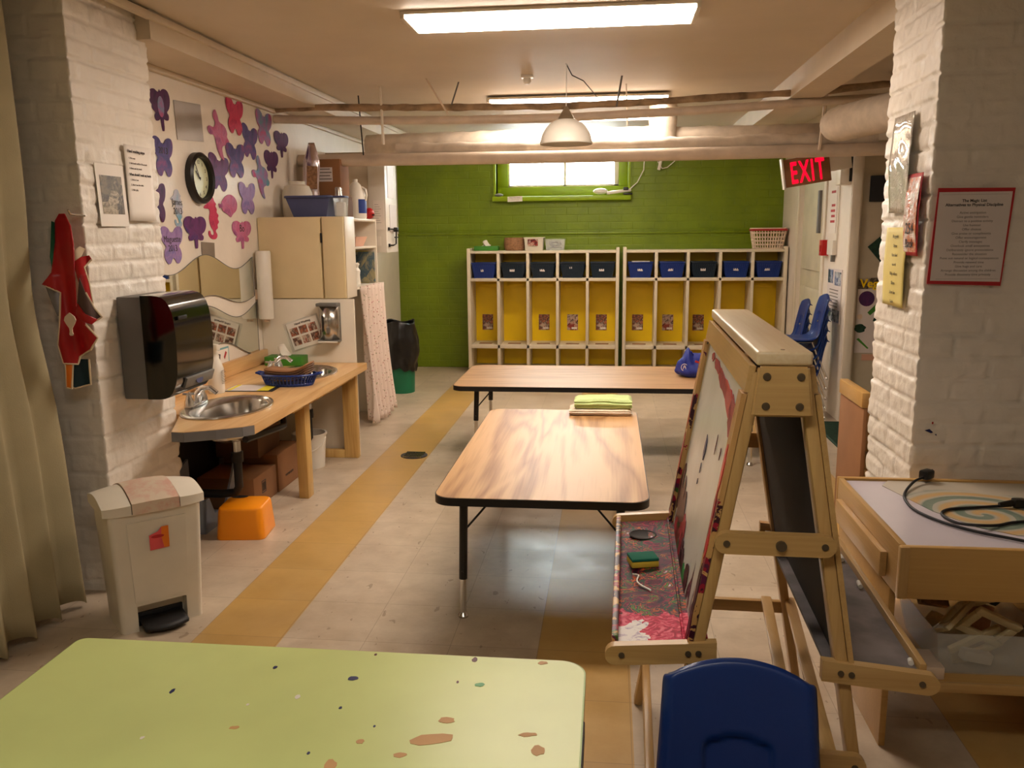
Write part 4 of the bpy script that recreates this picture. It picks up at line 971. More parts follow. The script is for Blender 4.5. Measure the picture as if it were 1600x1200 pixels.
b = MB(o); b.lathe([(0, 0), (.085, 0), (.10, .20), (.106, .20), (.106, .21), (.096, .21), (.082, .01), (0, .01)], (-1.80, 4.83, 0), 30, cap=False); b.build('pail', M['white_plastic'], t)
b = MB(o); b.tube([(-1.80-.10, 4.83, .185)]+[(-1.80-.105*math.cos(a), 4.83-.09*math.sin(a), .185-.08*math.sin(a)) for a in [PI*i/12 for i in range(1, 12)]]+[(-1.70, 4.83, .185)], .005, 8); b.build('handle', M['white_plastic'], t)
t = thing('plastic_crate', 'grey-blue plastic tub with cut-away front beside the bin', 'tub', (-1.98, 3.80, 0)); o = (-1.98, 3.80, 0)
for nm, pts, vec in (('side_wall', [(-1.885, 3.63, 0), (-1.885, 3.94, 0), (-1.86, 3.97, .27), (-1.86, 3.93, .27), (-1.878, 3.84, .075), (-1.876, 3.72, .075), (-1.87, 3.66, .17), (-1.87, 3.62, .17)], (-.012,0,0)),
                     ('side_wall', [(-2.12, 3.63, 0), (-2.12, 3.94, 0), (-2.14, 3.97, .27), (-2.14, 3.62, .17)], (.012,0,0)),
                     ('front_wall', [(-2.12, 3.63, 0), (-1.885, 3.63, 0), (-1.87, 3.62, .17), (-2.13, 3.62, .17)], (0,.012,0)),
                     ('base', [(-2.12, 3.63, .0), (-1.885, 3.63, .0), (-1.885, 3.94, .0), (-2.12, 3.94, .0)], (0,0,.012))):
    b = MB(o); b.prism(pts, vec); b.build(nm, M['greyblue'], t, smooth=False)

# step stool
t = thing('step_stool', 'small bright orange plastic step stool by the sink counter', 'stool', (-1.705, 3.68, 0), .12)
b = bmesh.new(); Wd, Dp, Hh = .205, .20, .148
def so(f, z, n=8):
    pts = rrect(-Wd/2*f, Wd/2*f, -Dp/2*f, Dp/2*f, .03, 5); return pts
rings = []
for f, z in ((1.10, 0), (1.10, .006), (1.0, .135), (.97, .145), (.93, .148)): rings.append([b.verts.new((x, y, z)) for x, y in so(f, z)])
n = len(rings[0])
for A_, B_ in zip(rings, rings[1:]):
    for i in range(n): b.faces.new((A_[i], A_[(i+1) % n], B_[(i+1) % n], B_[i]))
b.faces.new(rings[-1])
m_ = MB(); m_.bm.free(); m_.bm = b; q = m_.build('shell', M['orange'], t); solid(q, .004, -1)
b = MB(); b.lathe([(.032, .1482), (.034, .1495), (.0, .1490)], (-.05, .085, 0), 20, 0, 1.2, .6); b.build('grip_hole', M['blackmat'], t)

# pedal bin
t = thing('pedal_bin', 'large white pedal bin in front of the left brick pillar', 'bin', (-1.675, 2.80, 0), math.radians(43))
Wb, Db = .235, .20
b = bmesh.new()
def bo(w, d, r=.02): return rrect(-w/2, w/2, -d/2, d/2, r, 4)
rings = [[b.verts.new((x, y, z)) for x, y in bo(w, d)] for w, d, z in ((.285, .225, .0), (.285, .225, .02), (.305, .255, .31), (.315, .268, .450))]
n = len(rings[0])
for A_, B_ in zip(rings, rings[1:]):
    for i in range(n): b.faces.new((A_[i], A_[(i+1) % n], B_[(i+1) % n], B_[i]))
b.faces.new(rings[-1]); b.faces.new(rings[0][::-1])
m_ = MB(); m_.bm.free(); m_.bm = b; body = m_.build('body', M['bin_white'], t)
ct = MB(); ct.box(-.085, .085, -.2, -.06, -.02, .095, .004); cutter = ct.bm
me = bpy.data.meshes.new('cutter'); cutter.to_mesh(me); cutter.free(); co = bpy.data.objects.new('cutter', me); C.objects.link(co); co.parent = t
md = body.modifiers.new('cut', 'BOOLEAN'); md.operation = 'DIFFERENCE'; md.object = co; md.solver = 'EXACT'
bpy.context.view_layer.update(); dg = bpy.context.evaluated_depsgraph_get()
nm_ = bpy.data.meshes.new_from_object(body.evaluated_get(dg)); body.modifiers.clear(); body.data = nm_; bpy.data.objects.remove(co)
b = MB(); b.box(-.06, .06, -.108, -.101, .10, .42, .002) if False else None
# raised centre panel
m_ = MB(); m_.prism([(-.09, -.122, .11), (.09, -.122, .11), (.10, -.1365, .41), (-.10, -.1365, .41)], (0, .01, 0)); m_.build('front_panel', M['bin_white'], t, smooth=False)
b = MB()
def lidf(w0, w1, mi=0):
    n = 12; pts = []
    for i in range(n+1):
        u = i/n; y = -.150+.300*u; pts.append((y, .480+.038*math.sin(PI*u)))
    prof = [(-.150, .443)]+pts+[(.150, .443)]
    return prof
def lid_piece(x0, x1, name, drop=0):
    q = MB(); k = 14; sec = []
    for i in range(k+1):
        x = x0+(x1-x0)*i/k; f = math.cos(x/.172*PI/2*.60)
        sec.append([q._v((x, y*(1-.18*(abs(x)/.172)**4), .443 if z < .448 else .473+(z-.473)*f+.012*f-.012-drop)) for y, z in lidf(0, 0)])
    for A_, B_ in zip(sec, sec[1:]):
        for j in range(len(A_)-1): q.bm.faces.new((A_[j], A_[j+1], B_[j+1], B_[j]))
        q.bm.faces.new((A_[-1], A_[0], B_[0], B_[-1]))
    q.bm.faces.new(sec[0]); q.bm.faces.new(sec[-1][::-1])
    return q.build(name, M['bin_white'], t)
lid_piece(-.172, -.082, 'lid_end'); lid_piece(.082, .172, 'lid_end')
s_ = N('bin_lid_stained'); v_ = s_.coord(); s_.col(s_.mix(s_.ramp(s_.noise(v_, 11, 4, .7), [(.48, (0,0,0,1)), (.66, (.55,.55,.55,1))]), rgba((214,196,174)), rgba((206,130,116)))); s_.rough(.45); M['lid_st'] = s_.m
q = lid_piece(-.079, .079, 'lid_flap', -.004); q.data.materials[0] = M['lid_st']; q['label'] = 'swing lid with pinkish stains'
b = MB(); b.grid(lambda u, v: Vector((-.075+.15*u, -.165+.11*v+.0-.025*math.sin(PI*u), .02+.012*v)), 12, 4); q = b.build('pedal', M['blackmat'], t); solid(q, .012); q['label'] = 'black foot pedal'
b = MB(); b.box(-.08, .08, -.07, -.058, .0, .05, .002); b.build('pedal_recess', M['blackmat'], t)
b = MB(); b.prism([(-.03, -0.1370, .30), (.035, -0.1350, .30), (.035, -0.1385, .38), (.012, -0.1385, .38), (.0, -0.1380, .365), (-.03, -0.1380, .355)], (0,-.001,0)); st = b.build('sticker', M['stickpink'], t)
b = MB(); b.prism([(.018, -0.1365, .302), (.036, -0.1365, .302), (.036, -0.1397, .381), (.013, -0.1397, .381), (.010, -0.1390, .345)], (0,-.001,0)); b.build('orange_patch', M['stickorange'], st)
b = MB(); b.prism([(-.002+.022*math.cos(a), -0.1393, .348+.006*math.sin(a)) for a in [2*PI*i/16 for i in range(16)]], (0,-.001,0)); b.build('dark_oval', M['redborder'], st)

# towel dispenser on left pillar
PX = -1.924
t = thing('paper_towel_dispenser', 'big glossy black paper towel dispenser on the left brick pillar', 'dispenser', (PX, 3.30, .74)); o = (PX, 3.30, .74)
y0, y1 = 3.13, 3.44; z0, z1 = .752, 1.165
b = MB(o); b.box(PX, PX+.10, y0, y1, z0, z1-.005, .006); b.build('back_housing', M['grey'], t)
pr_ = [(0, z0+.0), (.07, z0+.0), (.11, z0+.012), (.145, z0+.08), (.152, z0+.2), (.15, z1-.12), (.138, z1-.05), (.11, z1-.012), (.07, z1), (0, z1)]
q = MB(o); prof = chaikin(pr_, 1)[1:-1]; prof = [pr_[0]]+[p for p in prof if p[0] > .002]+[pr_[-1]]
q.prism([(PX+.10+x*.90, y0, z) for x, z in prof], (0, y1-y0, 0)); bmesh.ops.bevel(q.bm, geom=[e for e in q.bm.edges if len(e.link_faces) == 2 and e.calc_face_angle(0) > 1.2 and abs((e.verts[0].co-e.verts[1].co).y) < .01], offset=.018, segments=4, affect='EDGES')
q.build('cover', M['blackgloss'], t)
b = MB(o); b.obox((PX+.223, y0+.19, z0+.055), (.012, .24, .045), (0, .35, 0), .003); pl = b.build('badge_plate', M['grey'], t)
b = MB(o); b.lathe([(0, .0), (.018, .0), (.018, .003), (0, .003)], (PX+.228, y0+.18, z0+.053), 20, 0, 1.6, .8, axis='x'); b.build('badge', M['bluecart'], pl)
b = MB(o); b.obox((PX+.238, y0+.06, z1-.09), (.006, .07, .016), (0, 0, 0), .002); b.build('latch', M['blackmat'], t)
# paper sheets on left pillar
t = thing('photo_sheet', 'white laminated sheet with a dark photo on left pillar', 'poster', (PX, 3.17, 1.55)); o = (PX, 3.17, 1.55)
b = MB(o); b.obox((PX+.004, 3.165, 1.55), (.0015, .19, .235), (0,-.03,0)); b.build('sheet', M['paper'], t)
b = MB(o); b.obox((PX+.0058, 3.165, 1.552), (.001, .145, .145), (0,-.03,0)); b.build('photo', M['photo_dark'], t)
t = thing('notice_sheet', 'white notice with a few typed lines on left pillar', 'poster', (PX, 3.40, 1.60)); o = (PX, 3.40, 1.60)
b = MB(o); b.grid(lambda u, v: Vector((PX+.005+.006*math.sin(PI*u)*(1-v), 3.275+.20*u, 1.455+.30*v)), 8, 8); solid(b.build('sheet', M['paper'], t), .001)
text_mesh('Hand washing steps', .016, (PX+.010, 3.29, 1.725), (0,1,0), (0,0,1), M['ink'], 'heading', t, 'LEFT', off=o, bold=.0004)
text_mesh('1. Use soap\n\n2. Rub hands well for 20 seconds\n\n3. Rinse and dry hands', .010, (PX+.010, 3.295, 1.70), (0,1,0), (0,0,1), M['inkgrey'], 'text_lines', t, 'LEFT', off=o)
text_mesh('When should I wash my hands', .013, (PX+.011, 3.29, 1.635), (0,1,0), (0,0,1), M['ink'], 'heading', t, 'LEFT', off=o, bold=.0004)
text_mesh('1. Before I eat\n\n2. After I use the toilet\n\n3. After play', .010, (PX+.011, 3.295, 1.615), (0,1,0), (0,0,1), M['inkgrey'], 'text_lines', t, 'LEFT', off=o)

# aprons hung on pillar hook
def apx(px, py, y=2.84):
    k = .995; return (-1.941+.00225*(px-95)-.00022*(py-333))*k, 1.4+(1.478-.0023*(py-333)-1.4)*k
t = thing('child_apron', 'red vinyl aprons with cream piping hanging on left pillar', 'apron', (-1.98, 2.95, 1.2)); o = (-1.98, 2.95, 1.2)
def cloth(name, px, m, y, edge=True, thick=.004, amp=.012, f=55):
    pts = [apx(*p) for p in px]
    bm = bmesh.new(); vs = [bm.verts.new((x, y, z)) for x, z in pts]; es = [bm.edges.new((vs[i], vs[(i+1) % len(vs)])) for i in range(len(vs))]
    bmesh.ops.triangle_fill(bm, use_beauty=True, edges=es)
    bmesh.ops.subdivide_edges(bm, edges=bm.edges[:], cuts=3, use_grid_fill=True); bmesh.ops.subdivide_edges(bm, edges=bm.edges[:], cuts=2, use_grid_fill=True)
    def yy(x, z): return y-.005-.085*max(0, min(1, (1.46-z)/.2))-.45*max(0, -1.99-x)*max(0, min(1, (1.46-z)/.2))+amp*max(.2, min(1, (1.5-z)/.1))*math.sin(x*f+z*6)+.01*noise.noise(Vector((x*14, z*7, y*9)))
    def pos(x, z):
        Y = yy(x, z); s_ = Y/2.84; return Vector((x*s_, Y, 1.4+(z-1.4)*s_))
    for v in bm.verts: v.co = pos(v.co.x, v.co.z)-Vector(o)
    q = MB(o); q.bm.free(); q.bm = bm; ob = q.build(name, m, t, ang=80); solid(ob, thick)
    if edge:
        P = []
        for a, c in zip(pts, pts[1:]+pts[:1]):
            for k in range(5):
                x = a[0]+(c[0]-a[0])*k/5; z = a[1]+(c[1]-a[1])*k/5; P.append(pos(x, z))
        e = MB(o); e.tube(P[edge[0]*5:edge[1]*5] if isinstance(edge, tuple) else P, .0035, 6, 0, not isinstance(edge, tuple)); e.build('piping', M['cream_edge'], ob)
    return ob
cloth('back_layer', [(84,345),(96,350),(94,420),(88,440),(80,400)], M['greenfab'], 2.955, False)
cloth('tail_layer', [(104,560),(145,560),(148,600),(120,607),(106,600)], M['teal'], 2.955, (1,4))
cloth('tail_layer', [(104,560),(117,565),(115,608),(106,606)], M['stickorange'], 2.935, (1,4))
cloth('lining', [(70,440),(96,448),(98,490),(92,492),(80,465)], M['greycloth'], 2.95, False)
cloth('apron_body', [(97,334),(106,334),(116,352),(121,380),(122,430),(124,475),(140,505),(160,526),(148,545),(130,556),(126,568),(101,567),(92,537),(95,505),(97,455),(66,442),(82,424),(90,376),(90,345)], M['red'], 2.925, (6,15))
cloth('apron_strap', [(120,408),(133,400),(147,398),(151,404),(138,416),(146,440),(152,470),(152,490),(144,480),(134,455),(126,430)], M['red'], 2.93, (3,9))
cloth('collar', [(118,392),(130,384),(140,388),(132,402),(120,410)], M['cream_edge'], 2.935, False)
cloth('pocket_fold', [(130,432),(140,455),(155,480),(168,493),(155,500),(138,492),(126,472)], M['brownfab'], 2.915, (1,5))
cloth('lower_fold', [(126,472),(138,488),(160,497),(150,505),(135,500),(124,490)], M['red'], 2.91, False)
b = MB(o); x_, z_ = apx(112, 505)
b.prism([(x_*.957+.025*math.cos(a)*(.6+.4*math.sin(3*a)), 2.722, 1.4+(z_-1.4)*.957+.04*math.sin(a)) for a in [2*PI*i/18 for i in range(18)]], (0,.003,0)); b.build('paint_smear', M['basketcream'], t)
b = MB(o); b.tube([(apx(97,330)[0], 2.985, 1.47), (apx(97,330)[0], 2.90, 1.475), (apx(97,330)[0], 2.89, 1.49)], .004, 8); b.build('hook', M['steel'], t)
# ================================================================ lockers on the far wall
LY0, LY1 = 8.30, 8.64
Z = dict(top=(1.185, 1.21), s1=(.915, .945), s2=(.25, .288))
def locker(x0, x1, label, photos):
    t = thing('cubby_locker', label, 'locker', ((x0+x1)/2, 8.47, 0)); o = ((x0+x1)/2, 8.47, 0)
    T = .032
    for a in ((x0, x0+T), (x1-T, x1)):
        b = MB(o); b.box(a[0], a[1], LY0-.01, LY1, 0, 1.235, .004); b.build('side_panel', M['locker'], t)
    b = MB(o); b.box(x0+T, x1-T, LY0, LY1, *Z['top'], .003); b.build('top_panel', M['locker'], t)
    for k in ('s1', 's2'):
        b = MB(o); b.box(x0+T, x1-T, LY0, LY1, *Z[k], .003); b.build('shelf', M['locker'], t)
    b = MB(o); b.box(x0+T, x1-T, LY0+.02, LY1, .03, .05, .002); b.build('base_panel', M['locker'], t)
    bp = MB(o); bp.box(x0+T, x1-T, LY1-.01, LY1-.001, .05, 1.19); bp = bp.build('back_panel', M['yellow'], t)
    bp['label'] = 'bright yellow back panel'
    w = (x1-x0-T)/5; xs = []
    for k in range(1, 5):
        xc = x0+T/2+w*k
        b = MB(o); b.box(xc-.014, xc+.014, LY0, LY1-.01, .05, 1.188, .003); b.build('divider', M['locker'], t)
    for k in range(5): xs.append(x0+T/2+w*(k+.5))
    b = MB(o)
    for k in range(5): b.box(xs[k]-.09, xs[k]+.09, LY1-.03, LY1-.01, .84, .875, .002)
    b.build('coat_rail', M['yellow'], t)
    for k in photos:
        b = MB((xs[k], LY1-.012, .47)); dx = .01*((k*3) % 3-1)
        b.box(xs[k]-.055+dx, xs[k]+.055+dx, LY1-.014, LY1-.012, .40, .56)
        q = b.build('name_photo', M['photo_red'] if k % 2 else M['photo_warm']); 
        q['category'] = 'photo'; q['group'] = 'photos inside the lockers'
        q['label'] = PH[(x0 < 0, k)]
        b = MB((xs[k], LY1-.012, .47)); b.box(xs[k]+dx-.01, xs[k]+.045+dx, LY1-.0155, LY1-.014, .41, .43); b.build('name_tag', M['paper'], q)
    for k in range(5):
        b = MB((xs[k], LY0+.1, .2885)); b.obox((xs[k], LY0+.1, .290), (.13, .07, .002), (0, 0, .1*((k*7) % 3-1)))
        q = b.build('name_card', M['card'] if k != 3 else M['wicker']); q['category'] = 'card'; q['group'] = 'flat name cards on the locker benches'
        q['label'] = 'small flat card lying on bench of %s locker bay' % NB[(x0 < 0, k)]
    return t, xs
PH = {(True,0):'double dark photo in the leftmost yellow locker bay', (True,2):'photo with pale wall in third bay of left locker unit', (True,3):'red toned photo in fourth bay of left locker unit',
      (True,4):'dark red photo in last bay of left locker unit, beside the gap', (False,0):'photo of red figure in first bay of the right locker unit', (False,1):'photo with white curved edge in second bay of right unit',
      (False,2):'brownish photo in third bay of the right unit, above blue bag', (False,3):'photo in fourth bay of right unit, mostly behind easel'}
NB = {}
for u, nm in ((True, 'left unit'), (False, 'right unit')):
    for k, w_ in enumerate(('first', 'second', 'third', 'fourth', 'fifth')): NB[(u, k)] = nm+' '+w_
_, xa = locker(-1.395, .092, 'left white cubby locker unit with yellow backs and five bays', (0, 2, 3, 4))
_, xb = locker(.128, 1.664, 'right white cubby locker unit, partly hidden behind the easel', (0, 1, 2))
BL = [('blue', 'bright blue basket in the top left corner cubby of lockers'), ('navy', 'dark teal basket in second cubby of left unit, wide white tag'), ('navy', 'dark navy basket in the third cubby of left unit'),
      ('navy', 'dark navy basket in fourth cubby of left unit, tag set high'), ('navy', 'dark navy basket in fifth cubby of left unit, by the gap'), ('blue', 'blue basket in first cubby of right unit, papers on top'),
      ('blue', 'blue basket in second cubby of the right unit'), ('navy', 'dark basket between blue ones, third cubby of right unit'), ('blue', 'blue basket in fourth cubby of the right unit'), ('blue', 'blue basket in the far right top cubby')]
for k, (x, (c, lab)) in enumerate(zip(xa+xb, BL)):
    o = (x, LY0+.15, .9455); t = thing('storage_bin', lab, 'basket', o, 0, 'baskets in the top locker cubbies')
    b = MB(o); b.rbin(x, LY0+.15, .9455, 1.095, .19, .24, .235, .27, .004, 0, 11); b.box(x-.122, x+.122, LY0+.008, LY0+.016, 1.085, 1.098, .002); b.build('basket', M[c+'bin'], t)
    b = MB(o); w2 = .014 if k in (0, 3) else .024; zz = 1.045 if k == 3 else 1.02
    b.obox((x-.015+.006*(k % 3), LY0+.020, zz), (w2*2, .003, .022), (-.09, .06*((k % 3)-1), 0)); b.build('name_tag', M['greypaper'], t)
    if k == 5:
        b = MB(o); b.box(x-.08, x+.09, LY0+.05, LY0+.2, 1.09, 1.102); b.build('papers', M['paper'], t)
# on top of lockers
LT = 1.211
t = thing('tissue_box', 'green tissue box lying on top of the left lockers', 'box', (-1.22, 8.47, LT)); o = (-1.22, 8.47, LT)
b = MB(o); b.box(-1.34, -1.10, 8.41, 8.53, LT, LT+.045, .003); b.build('carton', M['greentissue'], t); tissue(-1.23, 8.47, LT+.044, t, o, .06)
b = MB((-.94, 8.47, LT)); b.lathe([(0, LT), (.09, LT), (.105, LT+.03), (.108, LT+.075), (.10, LT+.125), (.094, LT+.125), (.10, LT+.07), (.085, LT+.01), (0, LT+.01)], (-.94, 8.47, 0), 30, 0, cap=False); tag(b.build('wicker_basket', M['wicker']), 'round tan woven basket on the left lockers', 'basket')
t = thing('plastic_box', 'clear lidded box with orange picture and pink contents, on lockers', 'box', (-.74, 8.45, LT)); o = (-.74, 8.45, LT)
b = MB(o); b.rbin(-.74, 8.45, LT, LT+.115, .17, .17, .185, .19, .003); b.build('box', M['milky'], t)
b = MB(o); b.box(-.84, -.64, 8.35, 8.55, LT+.115, LT+.127, .004); b.build('lid', M['milky'], t)
b = MB(o); b.box(-.80, -.70, 8.351, 8.354, LT+.045, LT+.11); b.build('picture', M['photo_red'], t)
b = MB(o); b.box(-.81, -.67, 8.375, 8.52, LT+.006, LT+.04, .01); b.build('contents', M['pinkstuff'], t)
t = thing('plastic_box', 'clear box with dark cable inside, beside the pink box on lockers', 'box', (-.535, 8.45, LT)); o = (-.535, 8.45, LT)
b = MB(o); b.rbin(-.535, 8.45, LT, LT+.10, .17, .17, .19, .19, .003); b.build('box', M['clearpl'], t)
b = MB(o); b.box(-.635, -.435, 8.35, 8.55, LT+.10, LT+.11, .004); b.build('lid', M['clearpl'], t)
b = MB(o); b.tube([(-.535+.05*math.cos(a*1.3)+.01*math.sin(5*a), 8.45+.045*math.sin(a*1.7), LT+.05+.03*math.sin(a*.9)) for a in [i*.35 for i in range(60)]], .007, 6); b.build('cable', M['blackmat'], t)
t = thing('laundry_basket', 'cream plastic basket with red rim on top of right lockers', 'basket', (1.50, 8.45, LT)); o = (1.50, 8.45, LT)
b = MB(o); cx, cy = 1.50, 8.45
def rr_(f, z, g=0): return [(cx+f*x, cy+f*y, z+g) for x, y in rrect(-.155, .155, -.115, .115, .04, 4)]
ring0, ring1 = rr_(.82, LT+.002), rr_(1.0, LT+.17)
for f, z in ((.82, .004), (.86, .04), (.90, .075), (.935, .11), (.975, .15)): b.tube(rr_(f, LT+z), .0065, 6, 0, True)
P0, P1 = rr_(.82, LT+.003), rr_(1.0, LT+.17)
def dens(P, k=3): return [tuple(P[i][j]+(P[(i+1) % len(P)][j]-P[i][j])*m/k for j in range(3)) for i in range(len(P)) for m in range(k)]
L0, L1 = [], []
for i in range(38):
    def at(P, s):
        per = [math.dist(P[j], P[(j+1) % len(P)]) for j in range(len(P))]; tot = sum(per); d = s*tot
        for j, l in enumerate(per):
            if d <= l: return tuple(P[j][q]+(P[(j+1) % len(P)][q]-P[j][q])*d/l for q in range(3))
            d -= l
        return P[0]
    b.tube([at(P0, i/38), at(P1, i/38)], .0055, 5)
b.prism([tuple(p) for p in rr_(.82, LT)], (0,0,.005)); b.build('basket', M['basketcream'], t)
b = MB(o); b.tube(rr_(1.02, LT+.178), .010, 8, 0, True); q = b.build('rim', M['redborder'], t); q['label'] = 'dark red rim'
b = MB(o); b.prism([tuple(p) for p in rr_(1.03, LT+.186)], (0,0,.012)); b.build('lid', M['basketcream'], t)
# window sill things
b = MB((-1.13, 8.66, wz0)); b.ball((-1.12, 8.68, wz0+.018), .035, (1.3,.8,.5)); tag(b.build('stone', M['greycloth']), 'small grey stone at left end of the window sill', 'stone')
t = thing('sill_sign', 'small white typed label on edge of the window sill', 'sign', (-.95, 8.617, wz0-.02)); o = (-.95, 8.617, wz0-.02)
b = MB(o); b.obox((-.95, 8.616, wz0-.025), (.15, .003, .052), (0, -.03, 0)); b.build('card', M['paper'], t)
text_mesh('Please close window', .013, (-.95, 8.613, wz0-.015), (1,0,0), (0,0,1), M['ink'], 'lettering', t, off=o)
text_mesh('at the end of the day', .009, (-.95, 8.613, wz0-.035), (1,0,0), (0,0,1), M['inkgrey'], 'lettering', t, off=o)
t = thing('power_strip', 'white power strip with plugs at right end of window sill', 'power strip', (.1, 8.66, wz0)); o = (.1, 8.66, wz0)
b = MB(o); b.obox((.08, 8.66, wz0+.035), (.24, .05, .03), (0, -.12, .1), .006); b.build('body', M['white_plastic'], t)
b = MB(o); b.ball((-.10, 8.66, wz0+.04), .05, (1.5,.7,.6)); b.build('adapter', M['white_plastic'], t)
b = MB(o); b.obox((.15, 8.65, wz0+.062), (.05, .04, .03), (0,0,0), .005); b.obox((.17, 8.64, wz0+.012), (.09, .03, .018), (0,0,0), .005); b.build('plug', M['black'], t)
rod([(.18, 8.65, wz0+.05), (.26, 8.66, wz0+.12), (.32, 8.66, wz0+.24), (.33, 8.66, wz0+.40), (.32, 8.66, 2.25)], .006, M['white_plastic'], 'white cord rising from the power strip beside the window', 'hanging_cord', 'cord')
rod([(.43, 8.66, 2.25), (.46, 8.66, 2.05), (.50, 8.66, 1.99), (.55, 8.66, 2.0), (.62, 8.66, 2.06), (.66, 8.66, 2.25)], .005, M['white_plastic'], 'white cord looping in a U below pipe, right of window', 'hanging_cord', 'cord')
b = MB((.47, 8.65, 2.0)); b.obox((.475, 8.65, 2.02), (.03, .02, .09), (0,.2,0), .005); tag(b.build('inline_switch', M['white_plastic']), 'small white switch hanging on looped cord', 'switch')

# bin with black bag beside the shelf unit
t = thing('waste_bin', 'green waste bin lined with a black bag by the green wall', 'bin', (-1.83, 7.27, 0)); o = (-1.83, 7.27, 0)
b = MB(o); b.lathe([(0, 0), (.115, 0), (.13, .50), (.125, .5), (.11, .01), (0, .01)], (-1.83, 7.27, 0), 28, cap=False); b.build('bin', M['greenbin'], t)
def bg(u, v):
    a = u*2*PI; z = .63-.42*v+(.015*math.sin(a*3)); r = .125+.035*math.sin(v*2.6)+.018*noise.noise(Vector((math.cos(a)*3, math.sin(a)*3, v*4)))
    if v > .92: z += .04*noise.noise(Vector((a*3, 0, 0)))
    return Vector((-1.83+r*math.cos(a), 7.27+r*math.sin(a), z))
b = MB(o); b.grid(bg, 60, 26); q = b.build('bag', M['bag'], t); solid(q, .003); q['label'] = 'shiny black bin liner folded over the rim'

# ================================================================ tables
def tpoly(x0, x1, y0, y1, r, rl):
    a = rrect(x0, x1, y0, y1, r, 10); c = rrect(x0, x1, y0, y1, rl or r, 10)
    return a[:11]+c[11:33]+a[33:]
RL = [None]
def table(name, label, x0, x1, y0, y1, z, mat, edge, r=.07, legs=((.09,.09),), lz=.19, steel=True, braces=True):
    cx, cy = (x0+x1)/2, (y0+y1)/2
    t = thing(name, label, 'table', (cx, cy, 0)); o = (cx, cy, 0)
    b = MB(o); b.prism([(x, y, z-.002) for x, y in tpoly(x0+.003, x1-.003, y0+.003, y1-.003, r, RL[0])], (0,0,.002)); tp = b.build('tabletop', mat, t, smooth=False)
    b = MB(o); b.prism([(x, y, z-.030) for x, y in tpoly(x0, x1, y0, y1, r, RL[0])], (0,0,.0285)); b.build('edge_band', edge, t)
    ix, iy = legs[0]
    for sx in (-1, 1):
        for sy in (-1, 1):
            X = cx+sx*((x1-x0)/2-ix); Y = cy+sy*((y1-y0)/2-iy); X2 = X+sx*.006; Y2 = Y+sy*.01
            b = MB(o); b.cyl((X, Y, z-.03), (X2, Y2, lz), .0155, None, 16); b.lathe([(.03, z-.034), (.03, z-.03)], (X, Y, 0), 14); lg = b.build('leg', M['black'], t)
            b = MB(o); b.cyl((X2, Y2, lz+.02), (X2+sx*.002, Y2, .02), .0115, None, 14); b.build('chrome_insert', M['chrome'], lg)
            b = MB(o); b.lathe([(.0, .0), (.018, .0), (.02, .008), (.012, .02)], (X2+sx*.002, Y2, 0), 14); b.build('glide', M['steel'], lg)
            if braces:
                b = MB(o); b.cyl((X, Y, z-.15), (X-sx*.10, Y, z-.031), .004, None, 8); b.build('brace', M['black'], lg)
            b = MB(o); b.cyl((X2, Y2-.02, lz+.03), (X2, Y2+.02, lz+.03), .004, None, 8); b.build('leg_screw', M['black'], lg)
    return t, tp
TM, _ = table('classroom_table', 'low oak-topped table with black edge in room centre, towels on it', -.615, .147, 2.812, 4.335, .48, M['oak'], M['blacktrim'], .07, ((.10,.085),), .15)
TF, _ = table('classroom_table', 'oak table set crosswise in front of the lockers, behind centre table', -.945, .98, 4.965, 5.80, .48, M['oak_x'], M['blacktrim'], .07, ((.14,.10),), .25)
# green foreground table
RL[0] = .022
t, tp = table('classroom_table', 'apple green table in the foreground with paint spots', -1.188, -.04, .55, 1.672, .50, M['greentable'], M['blacktrim'], .055, ((.12,.10),), .15)
for ch in t.children:
    if ch.name.startswith('edge_band'): ch.data.materials[0] = plain('green_edge_band', (150,176,84), .4)
o = Vector(t.location)
b = MB(o); b.box(-.045, -.037, .6, 1.46, .455, .492, .002); b.build('side_strip', M['blacktrim'], t)
def spot(x, y, r, m, sx=1, name='paint_spot', sy=1, rot=0):
    b = MB(o); n = 12; pts = []
    for k in range(n):
        a = 2*PI*k/n; rr = r*(1+.35*noise.noise(Vector((math.cos(a)*1.5, math.sin(a)*1.5, x*50)))); u, v = rr*sx*math.cos(a), rr*sy*math.sin(a)
        pts.append((x+u*math.cos(rot)-v*math.sin(rot), y+u*math.sin(rot)+v*math.cos(rot), .5001))
    b.prism(pts, (0,0,.0006)); b.build(name, m, t)
M['peach'] = plain('worn_peach_patch', (206,158,104), .6); M['navy'] = plain('navy_paint', (14,30,90), .4); M['gr'] = plain('green_paint', (40,150,70), .4); M['whitep'] = plain('white_paint', (230,224,214), .5); M['maroon'] = plain('maroon_paint', (90,20,30), .5)
spot(-0.6910,1.5819,0.0041,M['navy'],1,'paint_spot',1.60,0)
spot(-0.5136,1.5548,0.0068,M['navy'],1.6,'paint_spot',1.28,0.2)
spot(-0.8611,1.4715,0.0051,M['navy'],0.8,'paint_spot',1.92,0)
spot(-0.2769,1.6544,0.0057,M['maroon'],1,'paint_spot',1.92,0)
spot(-0.2508,1.5554,0.0068,M['gr'],1.5,'paint_spot',1.12,0.2)
spot(-0.6023,1.4755,0.0051,M['whitep'],1,'paint_spot',1.60,0)
spot(-0.8350,1.3145,0.0034,M['whitep'],1,'paint_spot',1.60,0)
spot(-0.6892,1.4393,0.0025,M['whitep'],1,'paint_spot',1.60,0)
spot(-0.5057,1.4460,0.0031,M['navy'],1,'paint_spot',1.60,0)
spot(-0.5169,1.3000,0.0028,M['navy'],1,'paint_spot',1.60,0)
spot(-0.3091,1.3628,0.0178,M['peach'],2.2,'paint_spot',0.96,0.2)
